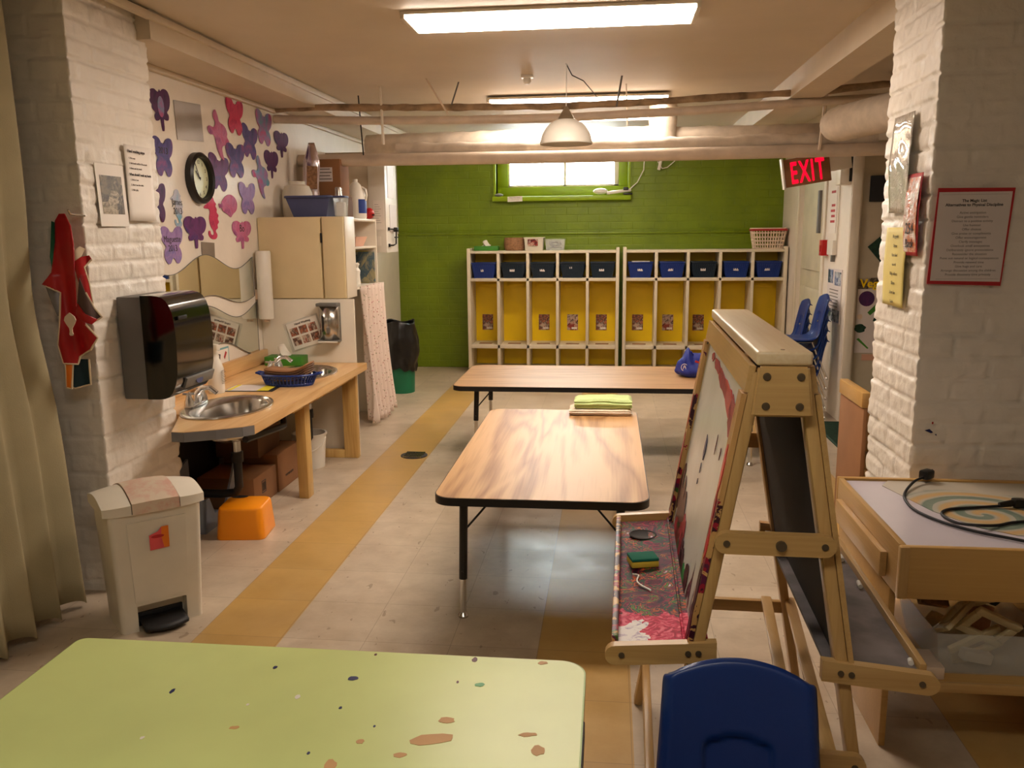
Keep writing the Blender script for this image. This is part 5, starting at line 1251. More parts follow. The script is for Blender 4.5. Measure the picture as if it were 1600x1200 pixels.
spot(-0.2937,1.4234,0.0099,M['peach'],1.6,'paint_spot',0.96,0.2)
spot(-0.1168,1.3474,0.0105,M['peach'],1.2,'paint_spot',1.44,0)
spot(-0.1382,1.3936,0.0085,M['peach'],1.8,'paint_spot',0.80,0.2)
spot(-0.4686,1.2703,0.0110,M['peach'],1,'paint_spot',1.28,0)
spot(-0.4358,1.3424,0.0058,M['peach'],1.3,'paint_spot',1.12,0.2)
spot(-0.6815,1.3621,0.0059,M['peach'],1.5,'paint_spot',0.96,0.2)
spot(-0.3551,1.3106,0.0080,M['peach'],1.6,'paint_spot',0.80,0.2)
spot(-0.1318,1.6548,0.0072,M['peach'],1.4,'paint_spot',0.96,0.2)
spot(-0.4945,1.6558,0.0029,M['maroon'],1,'paint_spot',1.60,0)
spot(-0.2976,1.5608,0.0027,M['maroon'],1,'paint_spot',1.60,0)
spot(-0.4236,1.3918,0.0022,M['navy'],1,'paint_spot',1.60,0)
# folded towels
def towel(x0, x1, y0, y1, z0, z1, m, label, ph):
    b = MB(((x0+x1)/2, (y0+y1)/2, z0))
    q = bmesh.new(); bmesh.ops.create_cube(q, size=1); bmesh.ops.subdivide_edges(q, edges=q.edges[:], cuts=14, use_grid_fill=True)
    for v in q.verts:
        x, y, z = v.co
        e = max(abs(x), abs(y))*2; rr = max(0, e-.86)/.14
        zz = z*(1-.45*rr*rr)
        n_ = noise.noise(Vector((x*4+ph, y*3, ph)))*.12+noise.noise(Vector((x*11+ph, y*9, 2)))*.05
        top = max(0, z+.5)
        v.co = Vector(((x0+x1)/2+x*(x1-x0)*(1+.03*noise.noise(Vector((y*4, z*3, ph)))), (y0+y1)/2+y*(y1-y0)*(1+.04*noise.noise(Vector((x*3, z*3, ph+2)))), z0+(zz+.5)*(z1-z0)+n_*(z1-z0)*top))
        if y < -.45: v.co.y += -.006*math.cos(z*2*PI*1.5)
    q.transform(Matrix.Translation(-b.off)); b.merge(q)
    return tag(b.build('folded_towel', m, ang=70), label, 'towel', 'folded towels on the centre table')
towel(-.195, .115, 4.185, 4.33, .4805, .512, M['whitetowel'], 'folded cream towel beneath the lime green one', 1)
towel(-.170, .118, 4.195, 4.335, .513, .563, M['limetowel'], 'folded lime green terry towel on top of cream towel', 5)
# blue bag on the far table
t = thing('tote_bag', 'slumped blue fabric tote bag with round white emblem on far table', 'bag', (.56, 5.42, .4805)); o = (.56, 5.42, .4805)
q = bmesh.new(); bmesh.ops.create_icosphere(q, subdivisions=5, radius=1)
for v in q.verts:
    x, y, z = v.co
    f = 1+.16*noise.noise(Vector((x*1.6, y*1.6, z*1.6+3)))+.05*abs(math.sin(6*x+3*z))
    z2 = max(z*f, -.72); X = x*f*.135; Y = y*f*.10; Zz = (z2+.72)*.082
    if x < -.2: Zz += max(0, z)*.0
    if -.62 < x < -.28 and z > .3: Zz += .06*math.exp(-((x+.45)/.13)**2)*z
    v.co = Vector((X, Y, Zz))
m_ = MB(); m_.bm.free(); m_.bm = q; q = m_.build('bag_body', M['bagblue'], t, ang=80)
b = MB(); b.grid(lambda u, v: Vector((-.088+.006*math.sin(6*v)+.03*(u), -.088-.012*math.sin(PI*v)-.02*u, .03+.10*v)) , 3, 6) if False else None
for r0, r1 in ((.021, .025),):
    b = MB(); b.torus((-.088, -.086, .068), .022, .0022, 24, 6, 0, 'y', .9, 1); b.cyl((-.096, -.086, .056), (-.090, -.088, .082), .002); b.cyl((-.078, -.088, .056), (-.086, -.088, .082), .002); b.cyl((-.096, -.088, .070), (-.078, -.088, .070), .002)
    b.build('emblem', M['greypaper'], t)
b = MB(); b.tube([(-.075, -.055, .10), (-.06, -.05, .155), (-.045, -.03, .16), (-.02, -.02, .12)], .006, 6); b.build('handle', M['bagblue'], t)
b = MB(); b.obox((.0, -.088, .100), (.05, .004, .012), (0, .35, 0)); b.build('striped_edge', M['redborder'], t)
# ================================================================ easel
EX, EY = .325, 1.98
T = thing('art_easel', 'wooden double-sided art easel with painted trays, right foreground', 'easel', (EX, EY, 0), math.radians(-1.2))
YN, YF = -.375, .385
def hs(z): return .040+(1.15-z)*.170
def leg_bar(sx, y, z0, z1, w=.024, d=.045, name='leg', m='maple'):
    b = MB(); b.bar((sx*hs(z0), y, z0), (sx*hs(z1), y, z1), w, d, (0,1,0), .005); return b.build(name, M[m], T)
for sx in (-1, 1):
    for y in (YN, YF):
        q = leg_bar(sx, y, .0, 1.14, m='maple')
# cap
b = MB(); b.box(-.050, .050, YN-.045, YF+.045, 1.155, 1.181, .006, 0, None, 3); b.build('cap', M['cap'], T)
b = MB(); b.cyl((.0, YN-.02, 1.180), (.0, YN-.02, 1.1818), .004); b.build('cap_screw', M['steel'], T)
# end plates
for y, s_ in ((YN, -1), (YF, 1)):
    b = MB(); yy = y+s_*.030
    P = [(-.055, 1.060), (-.045, 1.154), (.045, 1.154), (.055, 1.060)]
    b.prism([(x, yy, z) for x, z in chaikin(P, 0)], (0, s_*.016, 0)); bmesh.ops.bevel(b.bm, geom=b.bm.edges[:], offset=.004, segments=2, affect='EDGES'); pl = b.build('end_plate', M['maple_x'], T)
    for x in (-.030, .030):
        for z in (1.080, 1.135):
            b = MB(); b.cyl((x, yy+s_*.016, z), (x, yy+s_*.019, z), .0075, .006); b.build('plate_screw', M['bronze'], pl)
# left frame: rails + whiteboard (in the plane of the left legs)
def in_plane(sx, z, out=0): return sx*(hs(z)+out)
def panel(sx, z0, z1, y0, y1, t_, out, name, m, bev=0):
    b = MB(); a = (in_plane(sx, z0, out), z0); c = (in_plane(sx, z1, out), z1)
    n_ = Vector((c[1]-a[1], -(c[0]-a[0]))).normalized()*t_*sx
    b.prism([(a[0], y0, a[1]), (c[0], y0, c[1]), (c[0]+n_.x, y0, c[1]+n_.y), (a[0]+n_.x, y0, a[1]+n_.y)], (0, y1-y0, 0))
    return b.build(name, M[m], T, smooth=False)
for sx, m in ((-1, 'stained'), (1, 'maple_y')):
    panel(sx, 1.10, 1.150, YN-.022, YF+.022, .012, .006, 'top_rail', 'maple_y')
    for y0, y1 in ((YN-.024, YN+.022), (YF-.022, YF+.024)): panel(sx, .55, 1.098, y0, y1, .010, .012, 'side_stile', m)
panel(-1, .56, 1.10, YN+.022, YF-.022, .006, .002, 'whiteboard', 'wboard')
panel(1, .50, 1.10, YN+.022, YF-.022, .006, -.004, 'chalkboard', 'hardboard')
# paint on the left board and frame
M['crimson'] = plain('crimson_paint', (176,24,50), .4, var=.2, nscale=40); M['maroonp'] = plain('maroon_thick_paint', (74,14,38), .4, var=.3, nscale=50); M['redp'] = plain('red_thick_paint', (206,28,44), .35, var=.1)
def dab(y, z, ry, rz_, m, out=.0092, rot=0, seed=1):
    b = MB(); pts = []; n = 18
    for k in range(n):
        a = 2*PI*k/n; w = 1+.45*noise.noise(Vector((math.cos(a)*2, math.sin(a)*2, seed*3.7)))
        u, v = ry*w*math.cos(a), rz_*w*math.sin(a); yy = y+u*math.cos(rot)-v*math.sin(rot); zz_ = z+u*math.sin(rot)+v*math.cos(rot)
        pts.append((-(hs(zz_)+out), yy, zz_))
    b.prism(pts, (-.0012, 0, 0)); b.build('paint_mark', M[m], T, smooth=False)
for i, (y, z, ry, rz_, m, ro) in enumerate(((.22,1.078,.03,.010,'crimson',0),(.10,1.072,.07,.014,'crimson',.05),(-.04,1.058,.09,.018,'crimson',.12),(-.17,1.045,.09,.022,'redp',.2),(-.27,1.020,.06,.03,'crimson',.4),(-.325,.985,.02,.03,'redp',0),
        (.02,.885,.014,.030,'navy',0),(.03,.835,.005,.012,'navy',0),(.035,.80,.004,.008,'navy',0),(-.14,.935,.003,.02,'maroon',0),(-.22,.935,.004,.012,'maroon',0),
        (.33,.70,.035,.07,'maroonp',.3),(.27,.67,.05,.07,'maroonp',.5),(.20,.645,.05,.075,'maroonp',.5),(.13,.62,.05,.07,'crimson',.5),(.08,.60,.05,.055,'maroonp',.5),(.02,.59,.05,.035,'maroonp',.3),(-.05,.585,.04,.03,'gr',.2),(.18,.60,.06,.03,'gr',.2),(-.1,.60,.04,.04,'maroonp',.6),(.24,.60,.06,.03,'crimson',.1))):
    dab(y, z, ry, rz_, m, .0092, ro, i)
for i, (y, z, ry, rz_, m) in enumerate(((-.375,.95,.012,.045,'redp'),(-.37,.86,.010,.05,'crimson'),(-.38,.80,.012,.03,'redp'),(-.38,.70,.014,.05,'maroonp'),(-.375,.64,.016,.04,'maroonp'),(-.37,.58,.016,.03,'crimson'),(.375,.90,.01,.05,'crimson'),(.375,.78,.012,.06,'crimson'),(.375,.68,.014,.05,'maroonp'))):
    dab(y, z, ry, rz_, m, .0225, 0, i+30)
# trays
def tray(sx, z, name_m):
    xi, xo = sx*.112, sx*.300; dz = -.016; zo = z+dz*0
    def zz(x): return z+dz*(abs(x)-.112)/.19
    b = MB(); b.prism([(xi, YN+.012, zz(xi)-.008), (xo, YN+.012, zz(xo)-.008), (xo, YN+.012, zz(xo)), (xi, YN+.012, zz(xi))], (0, YF-YN-.024, 0)); tr = b.build('tray', M['mess'] if sx < 0 else M['chalktray'], T, smooth=False)
    for y, s_ in ((YN, -1), (YF, 1)):
        b = MB(); n = 8; pts = []
        xe = abs(xo)+.010; xs = .100; h = .021
        for k in range(n+1):
            a = -PI/2+PI*k/n; pts.append((xe-h+h*math.cos(a)+.008, zz(xe)+h*math.sin(a)-.004))
        pts += [(xs, zz(xs)+h-.004), (xs, zz(xs)-h-.004)]
        b.prism([(sx*px, y-.012*(s_ < 0), pz) for px, pz in pts], (0, .020*(1 if s_ > 0 else -1)*1.0, 0)); bmesh.ops.bevel(b.bm, geom=[e for e in b.bm.edges if len(e.link_faces) == 2 and e.calc_face_angle(0) > 1.2], offset=.003, segments=2, affect='EDGES')
        er = b.build('tray_end', M['maple_x'], T)
        for x in ((.285, .135, .155) if y < 0 else (.285,)):
            b = MB(); b.cyl((sx*x, y-.032*(s_ < 0)+.020*(s_ > 0), zz(x)-.004), (sx*x, y-.0345*(s_ < 0)+.0225*(s_ > 0), zz(x)-.004), .006); b.build('tray_screw', M['bronze'], er)
    b = MB(); b.box(min(sx*.292, sx*.306), max(sx*.292, sx*.306), YN+.008, YF-.008, zz(.3)-.012, zz(.3)+.018, .003); b.build('front_lip', M['stained'] if sx < 0 else M['maple_y'], T)
    b = MB(); b.box(min(sx*.158, sx*.163), max(sx*.158, sx*.163), YN+.012, YF-.012, zz(.16)-.002, zz(.16)+.008, .001); b.build('tray_divider', M['mess'] if sx < 0 else M['hardboard'], T)
    return zz
zl = tray(-1, .585, 0); zr = tray(1, .560, 0)
# paint pot hole rings on left tray
b = MB(); b.lathe([(.036, .0), (.038, .003), (.034, .004), (.03, .001), (0, .0012)], (-.232, YF-.13, zl(.23)), 28); b.build('pot_hole', M['hardboard'], T)
# cross braces
def brace(y, z, half, h=.021, t_=.018, name='cross_brace', bolts=True):
    b = MB(); n = 8; pts = []
    for k in range(n+1): a = -PI/2+PI*k/n; pts.append((half-h+h*math.cos(a), z+h*math.sin(a)))
    for k in range(n+1): a = PI/2+PI*k/n; pts.append((-half+h+h*math.cos(a), z+h*math.sin(a)))
    b.prism([(x, y, zz_) for x, zz_ in pts], (0, t_, 0)); bmesh.ops.bevel(b.bm, geom=[e for e in b.bm.edges if len(e.link_faces) == 2 and e.calc_face_angle(0) > 1.2], offset=.003, segments=2, affect='EDGES')
    q = b.build(name, M['maple_x'], T)
    if bolts:
        ys = y-.002 if y < 0 else y+t_
        for x in (-half+.022, half-.022):
            b = MB(); b.cyl((x, ys, z), (x, ys+.003, z), .0065); b.build('brace_bolt', M['bronze'], q)
        b = MB(); b.lathe([(.010, -.004), (.010, .004), (0, .005)], (.01, ys-.001, z), 16, 0, axis='y'); b.build('centre_bolt', M['bronze'], q)
brace(YN-.042, .812, .112); brace(YF+.024, .812, .112)
brace(YN-.042, .362, .192, .024); 
b = MB(); b.box(-.185, .185, YF-.008, YF+.012, .31, .345, .003); b.build('cross_brace', M['maple_x'], T)
for x in (.05, .115):
    b = MB(); b.bar((x+.01, YN-.02, .378), (x+.075, YF, .352), .028, .012, (0,0,1), .002); b.build('lower_slat', M['maple_y'], T)
b = MB(); b.bar((-.215, YN, .14), (-.215, YF, .14), .022, .035, (0,0,1), .004); b.build('lower_rail', M['maple_y'], T)
b = MB(); b.bar((.155, YF-.005, .72), (.205, YN+.2, .36), .012, .03, (0,1,0), .002); b.build('folding_strut', M['maple_y'], T)
# sponge, chalks
t = thing('sponge', 'yellow sponge with green scourer in the painted tray', 'sponge', (EX-.235, EY+.05, zl(.235)+.002), .25)
b = MB(); b.box(-.035, .035, -.026, .026, 0, .016, .004); b.build('foam', M['sponge'], t)
b = MB(); b.box(-.035, .035, -.026, .026, .016, .024, .003); b.build('scourer', M['scour'], t)
b = MB((EX-.235, EY-.07, zl(.2)+.003)); b.tube([(EX-.262+.035*u+.008*math.sin(u*9), EY-.02-.09*u+.012*math.sin(u*6), zl(.23)+.0035) for u in [i/12 for i in range(13)]], .0022, 5); tag(b.build('paint_string', M['whitep']), 'thin strand of dried white paint in the left easel tray', 'paint')
for k, (fx, fy, ln, lab) in enumerate(((.283, .30, .020, 'tiny white chalk stub, farthest of three at the tray back'), (.283, .255, .018, 'tiny white chalk stub, middle of three at the tray back'), (.283, .20, .03, 'short white chalk piece, nearest of three at the tray back'), (.281, .03, .03, 'white chalk piece halfway along the chalk tray lip'), (.275, -.345, .015, 'white chalk crumb at the near corner of the chalk tray'))):
    b = MB((EX+fx, EY+fy, zr(.28)+.006)); b.cyl((EX+fx, EY+fy-ln/2, zr(.28)+.0065), (EX+fx+.003, EY+fy+ln/2, zr(.28)+.0065), .0055, .005, 12); tag(b.build('chalk', M['whitep']), lab, 'chalk', 'chalk pieces in the right easel tray')

# ================================================================ blue child chair
def child_chair(name, label, loc, rz, grp=None):
    t = thing(name, label, 'chair', loc, rz, grp)
    PR = [(-.165,.272), (-.155,.287), (-.12,.292), (-.05,.284), (.03,.280), (.09,.288), (.125,.315), (.143,.36), (.155,.42), (.168,.49), (.182,.555), (.194,.605), (.203,.621)]
    WD = [.140, .150, .156, .160, .158, .152, .147, .145, .144, .140, .137, .134, .124]
    def samp(A, u):
        k = u*(len(A)-1); i = min(int(k), len(A)-2); f = k-i
        p = [A[max(0, min(len(A)-1, i+d))] for d in (-1, 0, 1, 2)]
        def cr(a, b_, c, d): return .5*((2*b_)+(-a+c)*f+(2*a-5*b_+4*c-d)*f*f+(-a+3*b_-3*c+d)*f**3)
        if isinstance(A[0], tuple): return tuple(cr(*[q[j] for q in p]) for j in (0, 1))
        return cr(*p)
    def f(u, v):
        y, z = samp(PR, u); w = samp(WD, u); s = v*2-1
        x = w*s
        sb = min(1, max(0, (u-.42)/.2))                       # 0 seat, 1 back
        cur = .018*s*s
        y -= cur*sb*.8; z += cur*(1-sb)
        edge = max(0, abs(s)-.86)/.14
        y += .016*edge*edge*sb; z -= .012*edge*edge*(1-sb)
        z -= max(0, (u-.80)/.20)*.036*abs(s)**2.0+(max(0, (u-.9)/.1)*.010*max(0, (abs(s)-.8)/.2)**2)
        if u > .97: y += .008
        # moulded pocket at the foot of the back
        k = max(0, min(1, (.064-abs(x))/.005))*max(0, min(1, (.492-.06*(x/.07)**2*.35-z)/.007))*sb
        y += .010*k
        return Vector((x, y, z))
    b = MB(); b.grid(f, 90, 64); q = b.build('shell', M['blue'], t, ang=80); solid(q, .0045, 0)
    b = MB(); b.lathe([(.009, .006), (.008, .0), (.0, -.003)], (0, .147, .418), 14, 0, axis='y'); b.build('rivet', M['chrome'], q)
    for sx in (-1, 1):
        b = MB(); b.tube([(sx*.115, -.12, .275), (sx*.15, -.155, .012)], .009, 10); b.build('leg', M['chrome'], t)
        b = MB(); b.tube([(sx*.115, .09, .275), (sx*.15, .20, .012)], .009, 10); b.build('leg', M['chrome'], t)
        b = MB(); b.tube([(sx*.115, -.13, .272), (sx*.115, .10, .270)], .009, 10); b.build('seat_rail', M['chrome'], t)
        for y in (-.155, .20):
            b = MB(); b.lathe([(0, 0), (.014, 0), (.014, .012), (.009, .022)], (sx*.15, y, 0), 12); b.build('foot', M['chrome'], t)
    b = MB(); b.tube([(-.115, -.10, .268), (.115, -.10, .268)], .007, 8); b.tube([(-.115, .08, .268), (.115, .08, .268)], .007, 8); b.build('cross_tube', M['chrome'], t)
    return t
ch0 = child_chair('child_chair', 'blue plastic child chair in the right foreground below the easel', (.233, 1.275, 0), math.radians(-3))

# stacked chairs by right wall: seats toward the room, tilted stack
grp = 'blue chairs stacked by the right wall'
labs = ['topmost blue chair of the near stack by the right wall', 'second blue chair from the top of near stack', 'third blue chair from the top of near stack', 'fourth blue chair down in the near stack', 'lowest blue chair of the near stack by the green mat']
for k in range(5):
    dup(ch0, (1.395, 6.52, .075*(4-k)), math.radians(-90)+0, labs[k], grp)
labs = ['topmost blue chair of the far stack beside the lockers', 'second blue chair from top of the far stack', 'third blue chair down in the far stack', 'lowest blue chair of the far stack']
for k in range(4):
    dup(ch0, (1.375, 7.02, .075*(3-k)), math.radians(-90), labs[k], grp)

# ================================================================ light table
LX0, LX1, LYN, LYF = .745, 1.56, 2.14, 2.775
t = thing('light_table', 'birch light table with white top in front of right brick pillar', 'table', (LX0, LYN, 0)); o = (LX0, LYN, 0)
def lp(nm, a, m='birch', bev=.003, lab=None):
    b = MB(o); b.box(*a, bev); q = b.build(nm, M[m], t)
    if lab: q['label'] = lab
    return q
lp('apron', (LX0, LX1, LYN, LYN+.02, .462, .602)); lp('apron', (LX0, LX1, LYF-.02, LYF, .462, .602)); lp('apron', (LX0, LX0+.018, LYN+.021, LYF-.021, .462, .602), 'maple_y'); lp('apron', (LX1-.018, LX1, LYN+.021, LYF-.021, .462, .602), 'maple_y')
lp('bottom_panel', (LX0+.02, LX1-.02, LYN+.022, LYF-.022, .465, .475)); 
q = lp('light_panel', (LX0+.02, LX1-.02, LYN+.022, LYF-.022, .588, .594), 'film', 0, 'milky white acrylic top')
lp('corner_post', (LX0-.004, LX0+.02, LYN-.003, LYN+.016, .462, .6015), 'maple')
lp('side_rail', (LX0-.020, LX0-.001, LYN+.10, LYF-.08, .48, .55), 'maple_y')
lp('side_panel', (LX0+.0, LX0+.018, LYN+.07, LYF-.06, 0, .461), 'birch'); lp('side_panel', (LX1-.03, LX1-.012, LYN+.07, LYF-.06, 0, .461), 'birch')
lp('shelf', (LX0+.019, LX1-.031, LYN+.02, LYF-.04, .205, .228)); lp('shelf_edge', (LX0+.019, LX1-.031, LYN+.008, LYN+.019, .202, .230), 'maple_x')
st = thing('x', 'x', 'x'); bpy.data.objects.remove(st)
b = MB(o); b.box(1.066, 1.15, LYN-.0015, LYN, .505, .585); stk = b.build('sticker', M['paper'], t)
def px_(pts, m, nm='furniture_picture'):
    b = MB(o); b.prism([(x, LYN-.0016, z) for x, z in pts], (0, -.0006, 0)); b.build(nm, M[m], stk)
px_([(1.076, .556), (1.098, .570), (1.142, .572), (1.142, .548), (1.076, .544)], 'orange_wood' if 'orange_wood' in M else 'stickorange')
px_([(1.076, .544), (1.142, .548), (1.142, .520), (1.138, .520), (1.138, .530), (1.082, .527), (1.082, .515), (1.077, .515)], 'redborder')
px_([(1.105, .572), (1.116, .572), (1.116, .580), (1.105, .580)], 'carddark')
# swirl film on top
b = MB((.93, 2.16, .5945)); pts = [(.905, 2.765), (.865, 2.70), (.93, 2.46), (1.0, 2.33), (1.08, 2.27), (1.30, 2.24), (1.50, 2.30), (1.53, 2.60), (1.50, 2.75)]
b.prism([(x, y, .5945) for x, y in pts], (0,0,.0015)); tag(b.build('painted_film', M['swirl'], smooth=False), 'clear film painted with a green and ochre spiral on light table', 'artwork')
def cordpath(P, n=8):
    out = []
    for i in range(len(P)-1):
        p = [Vector(P[max(0, min(len(P)-1, i+d))]) for d in (-1, 0, 1, 2)]
        for k in range(n):
            f = k/n; out.append(.5*((2*p[1])+(-p[0]+p[2])*f+(2*p[0]-5*p[1]+4*p[2]-p[3])*f*f+(-p[0]+3*p[1]-3*p[2]+p[3])*f**3))
    out.append(Vector(P[-1])); return out
zc = .6005
t = thing('extension_cord', 'black power cord with plug lying across the light table', 'cord', (1.01, 2.75, .596)); o = (1.01, 2.75, .596)
b = MB(o); b.tube(cordpath([(1.005, 2.74, .615), (.96, 2.70, .610), (.90, 2.60, zc), (.878, 2.50, zc), (.885, 2.42, zc), (.925, 2.335, zc), (.98, 2.275, zc), (1.04, 2.235, zc), (1.12, 2.19, zc), (1.25, 2.16, .604), (1.4, 2.10, .60)]), .0042, 8); b.build('cable', M['blackmat'], t)
b = MB(o); b.tube(cordpath([(1.40, 2.37, zc), (1.25, 2.39, zc), (1.12, 2.365, zc), (1.06, 2.335, zc), (1.0, 2.31, zc+.006), (.955, 2.345, zc), (.940, 2.41, zc), (.975, 2.46, zc), (1.06, 2.485, zc), (1.165, 2.505, zc+.002)]), .0042, 8); b.build('cable', M['blackmat'], t)
b = MB(o); b.obox((1.016, 2.752, .621), (.045, .032, .030), (0,0,.7), .007); b.cyl((1.02, 2.77, .624), (1.045, 2.785, .626), .003); b.build('plug', M['black'], t)
b = MB(o); b.obox((1.185, 2.505, .611), (.034, .028, .026), (0,0,.05), .005); b.cyl((1.13, 2.50, zc+.005), (1.17, 2.505, .611), .007, .010); b.cyl((1.20, 2.498, .611), (1.215, 2.498, .611), .003); b.cyl((1.20, 2.514, .611), (1.215, 2.514, .611), .003); b.build('plug', M['black'], t)
# shelf contents
SZ = .2285
t = thing('clear_tub', 'clear plastic tub full of light frames and blocks on the light table shelf', 'tub', (1.02, 2.33, SZ)); o = (1.02, 2.33, SZ)
b = MB(o); b.rbin(1.00, 2.335, SZ, SZ+.125, .23, .26, .28, .32, .003); b.build('tub', M['clearpl'], t)
random.seed(3)
def frame(c, w_, h_, rot, lab, m='cream', bar=.022, d=.014):
    from mathutils import Euler
    t = thing('toy_square', lab, 'toy', c, 0, 'loose frames and blocks in the clear tub'); t.rotation_euler = rot
    b = MB(); 
    for a in ((-w_/2, w_/2, -h_/2, -h_/2+bar), (-w_/2, w_/2, h_/2-bar, h_/2), (-w_/2, -w_/2+bar, -h_/2+bar, h_/2-bar), (w_/2-bar, w_/2, -h_/2+bar, h_/2-bar)): b.box(a[0], a[1], -d/2, d/2, a[2], a[3], .003)
    b.build('frame', M[m], t)
frame((1.02, 2.25, SZ+.115), .13, .10, (.5, .45, .1), 'pale square toy frame tilted on top at front of the tub')
frame((.95, 2.30, SZ+.12), .12, .10, (.9, -.6, .5), 'pale toy frame leaning left inside the tub')
frame((1.03, 2.33, SZ+.15), .14, .11, (1.1, .3, 1.0), 'toy frame lying high at the back of tub')
frame((1.0, 2.27, SZ+.05), .15, .07, (.2, -.4, .2), 'long pale toy frame low against tub front')
for k, (c, s_, r_, m, lab) in enumerate((((.96, 2.36, SZ+.06), (.12, .05, .035), (.3,.5,.4), 'cream', 'pale block low at left in the tub'), ((1.05, 2.38, SZ+.07), (.10, .06, .04), (.2,-.6,1), 'salmon', 'pinkish block in the middle of tub'),
        ((1.06, 2.42, SZ+.15), (.12, .07, .03), (.5,.4,.4), 'teal', 'dark teal block on top of the tub heap'), ((.93, 2.42, SZ+.14), (.09, .09, .02), (.8,.2,.2), 'wicker', 'brown flat block at back left of the tub'), ((.99, 2.24, SZ+.035), (.08, .03, .03), (0,.2,.1), 'whitep', 'white block at the tub front'))):
    b = MB(c); b.obox(c, s_, r_, .004); tag(b.build('toy_block', M[m]), lab, 'toy', 'loose frames and blocks in the clear tub')
b = MB((.86, 2.19, SZ)); b.box(.79, .885, 2.165, 2.27, SZ, SZ+.035, .004); tag(b.build('plastic_box', M['basketcream']), 'small cream plastic box at left on light table shelf', 'box')
t = thing('clear_tub', 'second clear tub at right end of the light table shelf', 'tub', (1.36, 2.36, SZ)); o = (1.36, 2.36, SZ)
b = MB(o); b.rbin(1.355, 2.36, SZ, SZ+.125, .23, .26, .27, .32, .003); b.build('tub', M['clearpl'], t)
b = MB((1.36, 2.36, SZ+.05)); b.obox((1.34, 2.36, SZ+.07), (.16, .14, .06), (.2,.3,.3), .006); tag(b.build('toy_block', M['salmon']), 'big pinkish block inside the second tub', 'toy')
t = thing('paint_stick', 'white stick with red tip leaning beside the clear tub', 'stick', (1.17, 2.2, SZ)); o = (1.17, 2.2, SZ)
b = MB(o); b.bar((1.165, 2.19, SZ+.012), (1.135, 2.34, SZ+.20), .012, .012); b.build('shaft', M['greypaper'], t)
b = MB(o); b.bar((1.1655, 2.1875, SZ+.009), (1.163, 2.20, SZ+.024), .0125, .0125); b.build('tip', M['redpl'], t)

# ================================================================ right side
# papers on the right pillar
X = .990
def sheet(name, label, m, y0, y1, z0, z1, slant=0, cat='poster', thick=.0012, curl=.004):
    t = thing(name, label, cat, (X, (y0+y1)/2, z0)); o = (X, (y0+y1)/2, z0)
    b = MB(o); b.grid(lambda u, v: Vector((X-.004-curl*math.sin(PI*v)-curl*.6*noise.noise(Vector((u*3, v*5, y0))), y0+(y1-y0)*u+slant*v, z0+(z1-z0)*v)), 10, 16); q = b.build('sheet', m, t); solid(q, thick)
    return t, o
s_ = N('crinkled_plastic_sleeve'); v_ = s_.coord(); s_.col(rgba((228,222,210))); s_.rough(.08); s_.b.inputs['Coat Weight'].default_value = 1; s_.bump(s_.noise(v_, 22, 4, .7, 1.5), 1.0, .02); M['sleeve'] = s_.m
t, o = sheet('plastic_sleeve', 'shiny crinkled plastic sleeve high on the side of right pillar', M['sleeve'], 3.01, 3.21, 1.45, 1.775, 0, 'poster', .001, .010)
s_ = N('crinkled_orange_sleeve'); v_ = s_.coord(); s_.col(s_.ramp(s_.noise(v_, 30, 3), [(.4, rgba((214,120,80))), (.6, rgba((226,206,190)))])); s_.rough(.12); s_.bump(s_.noise(v_, 26, 4, .7, 1), .8, .012); M['sleeve2'] = s_.m
t, o = sheet('bordered_sheet', 'narrow glossy sheet with orange border at right pillar corner', M['redborder'], 2.893, 3.03, 1.308, 1.572, 0, 'poster', .0012, .006)
b = MB(o); b.grid(lambda u, v: Vector((X-.007-.0075*math.sin(PI*v), 2.903+.117*u, 1.32+.24*v)), 6, 12); q = b.build('inner_sheet', M['sleeve2'], t)
text_mesh('254', .05, (X-.0155, 2.96, 1.38), (0,-1,0), (0,0,1), M['ink'], 'lettering', t, off=o); text_mesh('Back', .04, (X-.012, 2.96, 1.335), (0,-1,0), (0,0,1), M['ink'], 'lettering', t, off=o)
t, o = sheet('yellow_sheet', 'pale yellow typed sheet on side of right pillar, lowest there', M['palemanila'], 3.0, 3.215, 1.13, 1.40, 0)
text_mesh('Be gentle\n\nListen\n\nUse kind\n\nwords\n\nHelp others\n\nShare\n\nHave fun\n\nSmile', .016, (X-.010, 3.10, 1.365), (0,-1,0), (0,0,1), M['palegreyink'], 'text_lines', t, off=o)
# framed list on the front of right pillar
t = thing('rules_poster', 'red-bordered typed list taped to front of the right pillar', 'poster', (1.12, 2.852, 1.36)); o = (1.12, 2.852, 1.36)
yp = 2.850
b = MB(o); b.prism([(1.005, yp, 1.222), (1.228, yp, 1.215), (1.246, yp, 1.518), (1.018, yp, 1.520)], (0, -.002, 0)); b.build('border', M['redborder'], t, smooth=False)
b = MB(o); b.prism([(1.014, yp-.002, 1.232), (1.224, yp-.002, 1.228), (1.238, yp-.002, 1.507), (1.022, yp-.002, 1.507)], (0, -.0012, 0)); b.build('sheet', M['greypaper'], t, smooth=False)
b = MB(o)
for a in ((1.030, 1.218, 1.237, 1.2375), (1.032, 1.228, 1.499, 1.4995)): b.box(a[0], a[1], yp-.0038, yp-.0032, a[2], a[3])
b.build('ruled_border', M['inkgrey'], t)
text_mesh('The Magic List\nAlternatives to Physical Discipline', .0125, (1.128, yp-.0034, 1.476), (1,0,0), (0,0,1), M['ink'], 'heading', t, off=o, depth=.0004, bold=.0003)
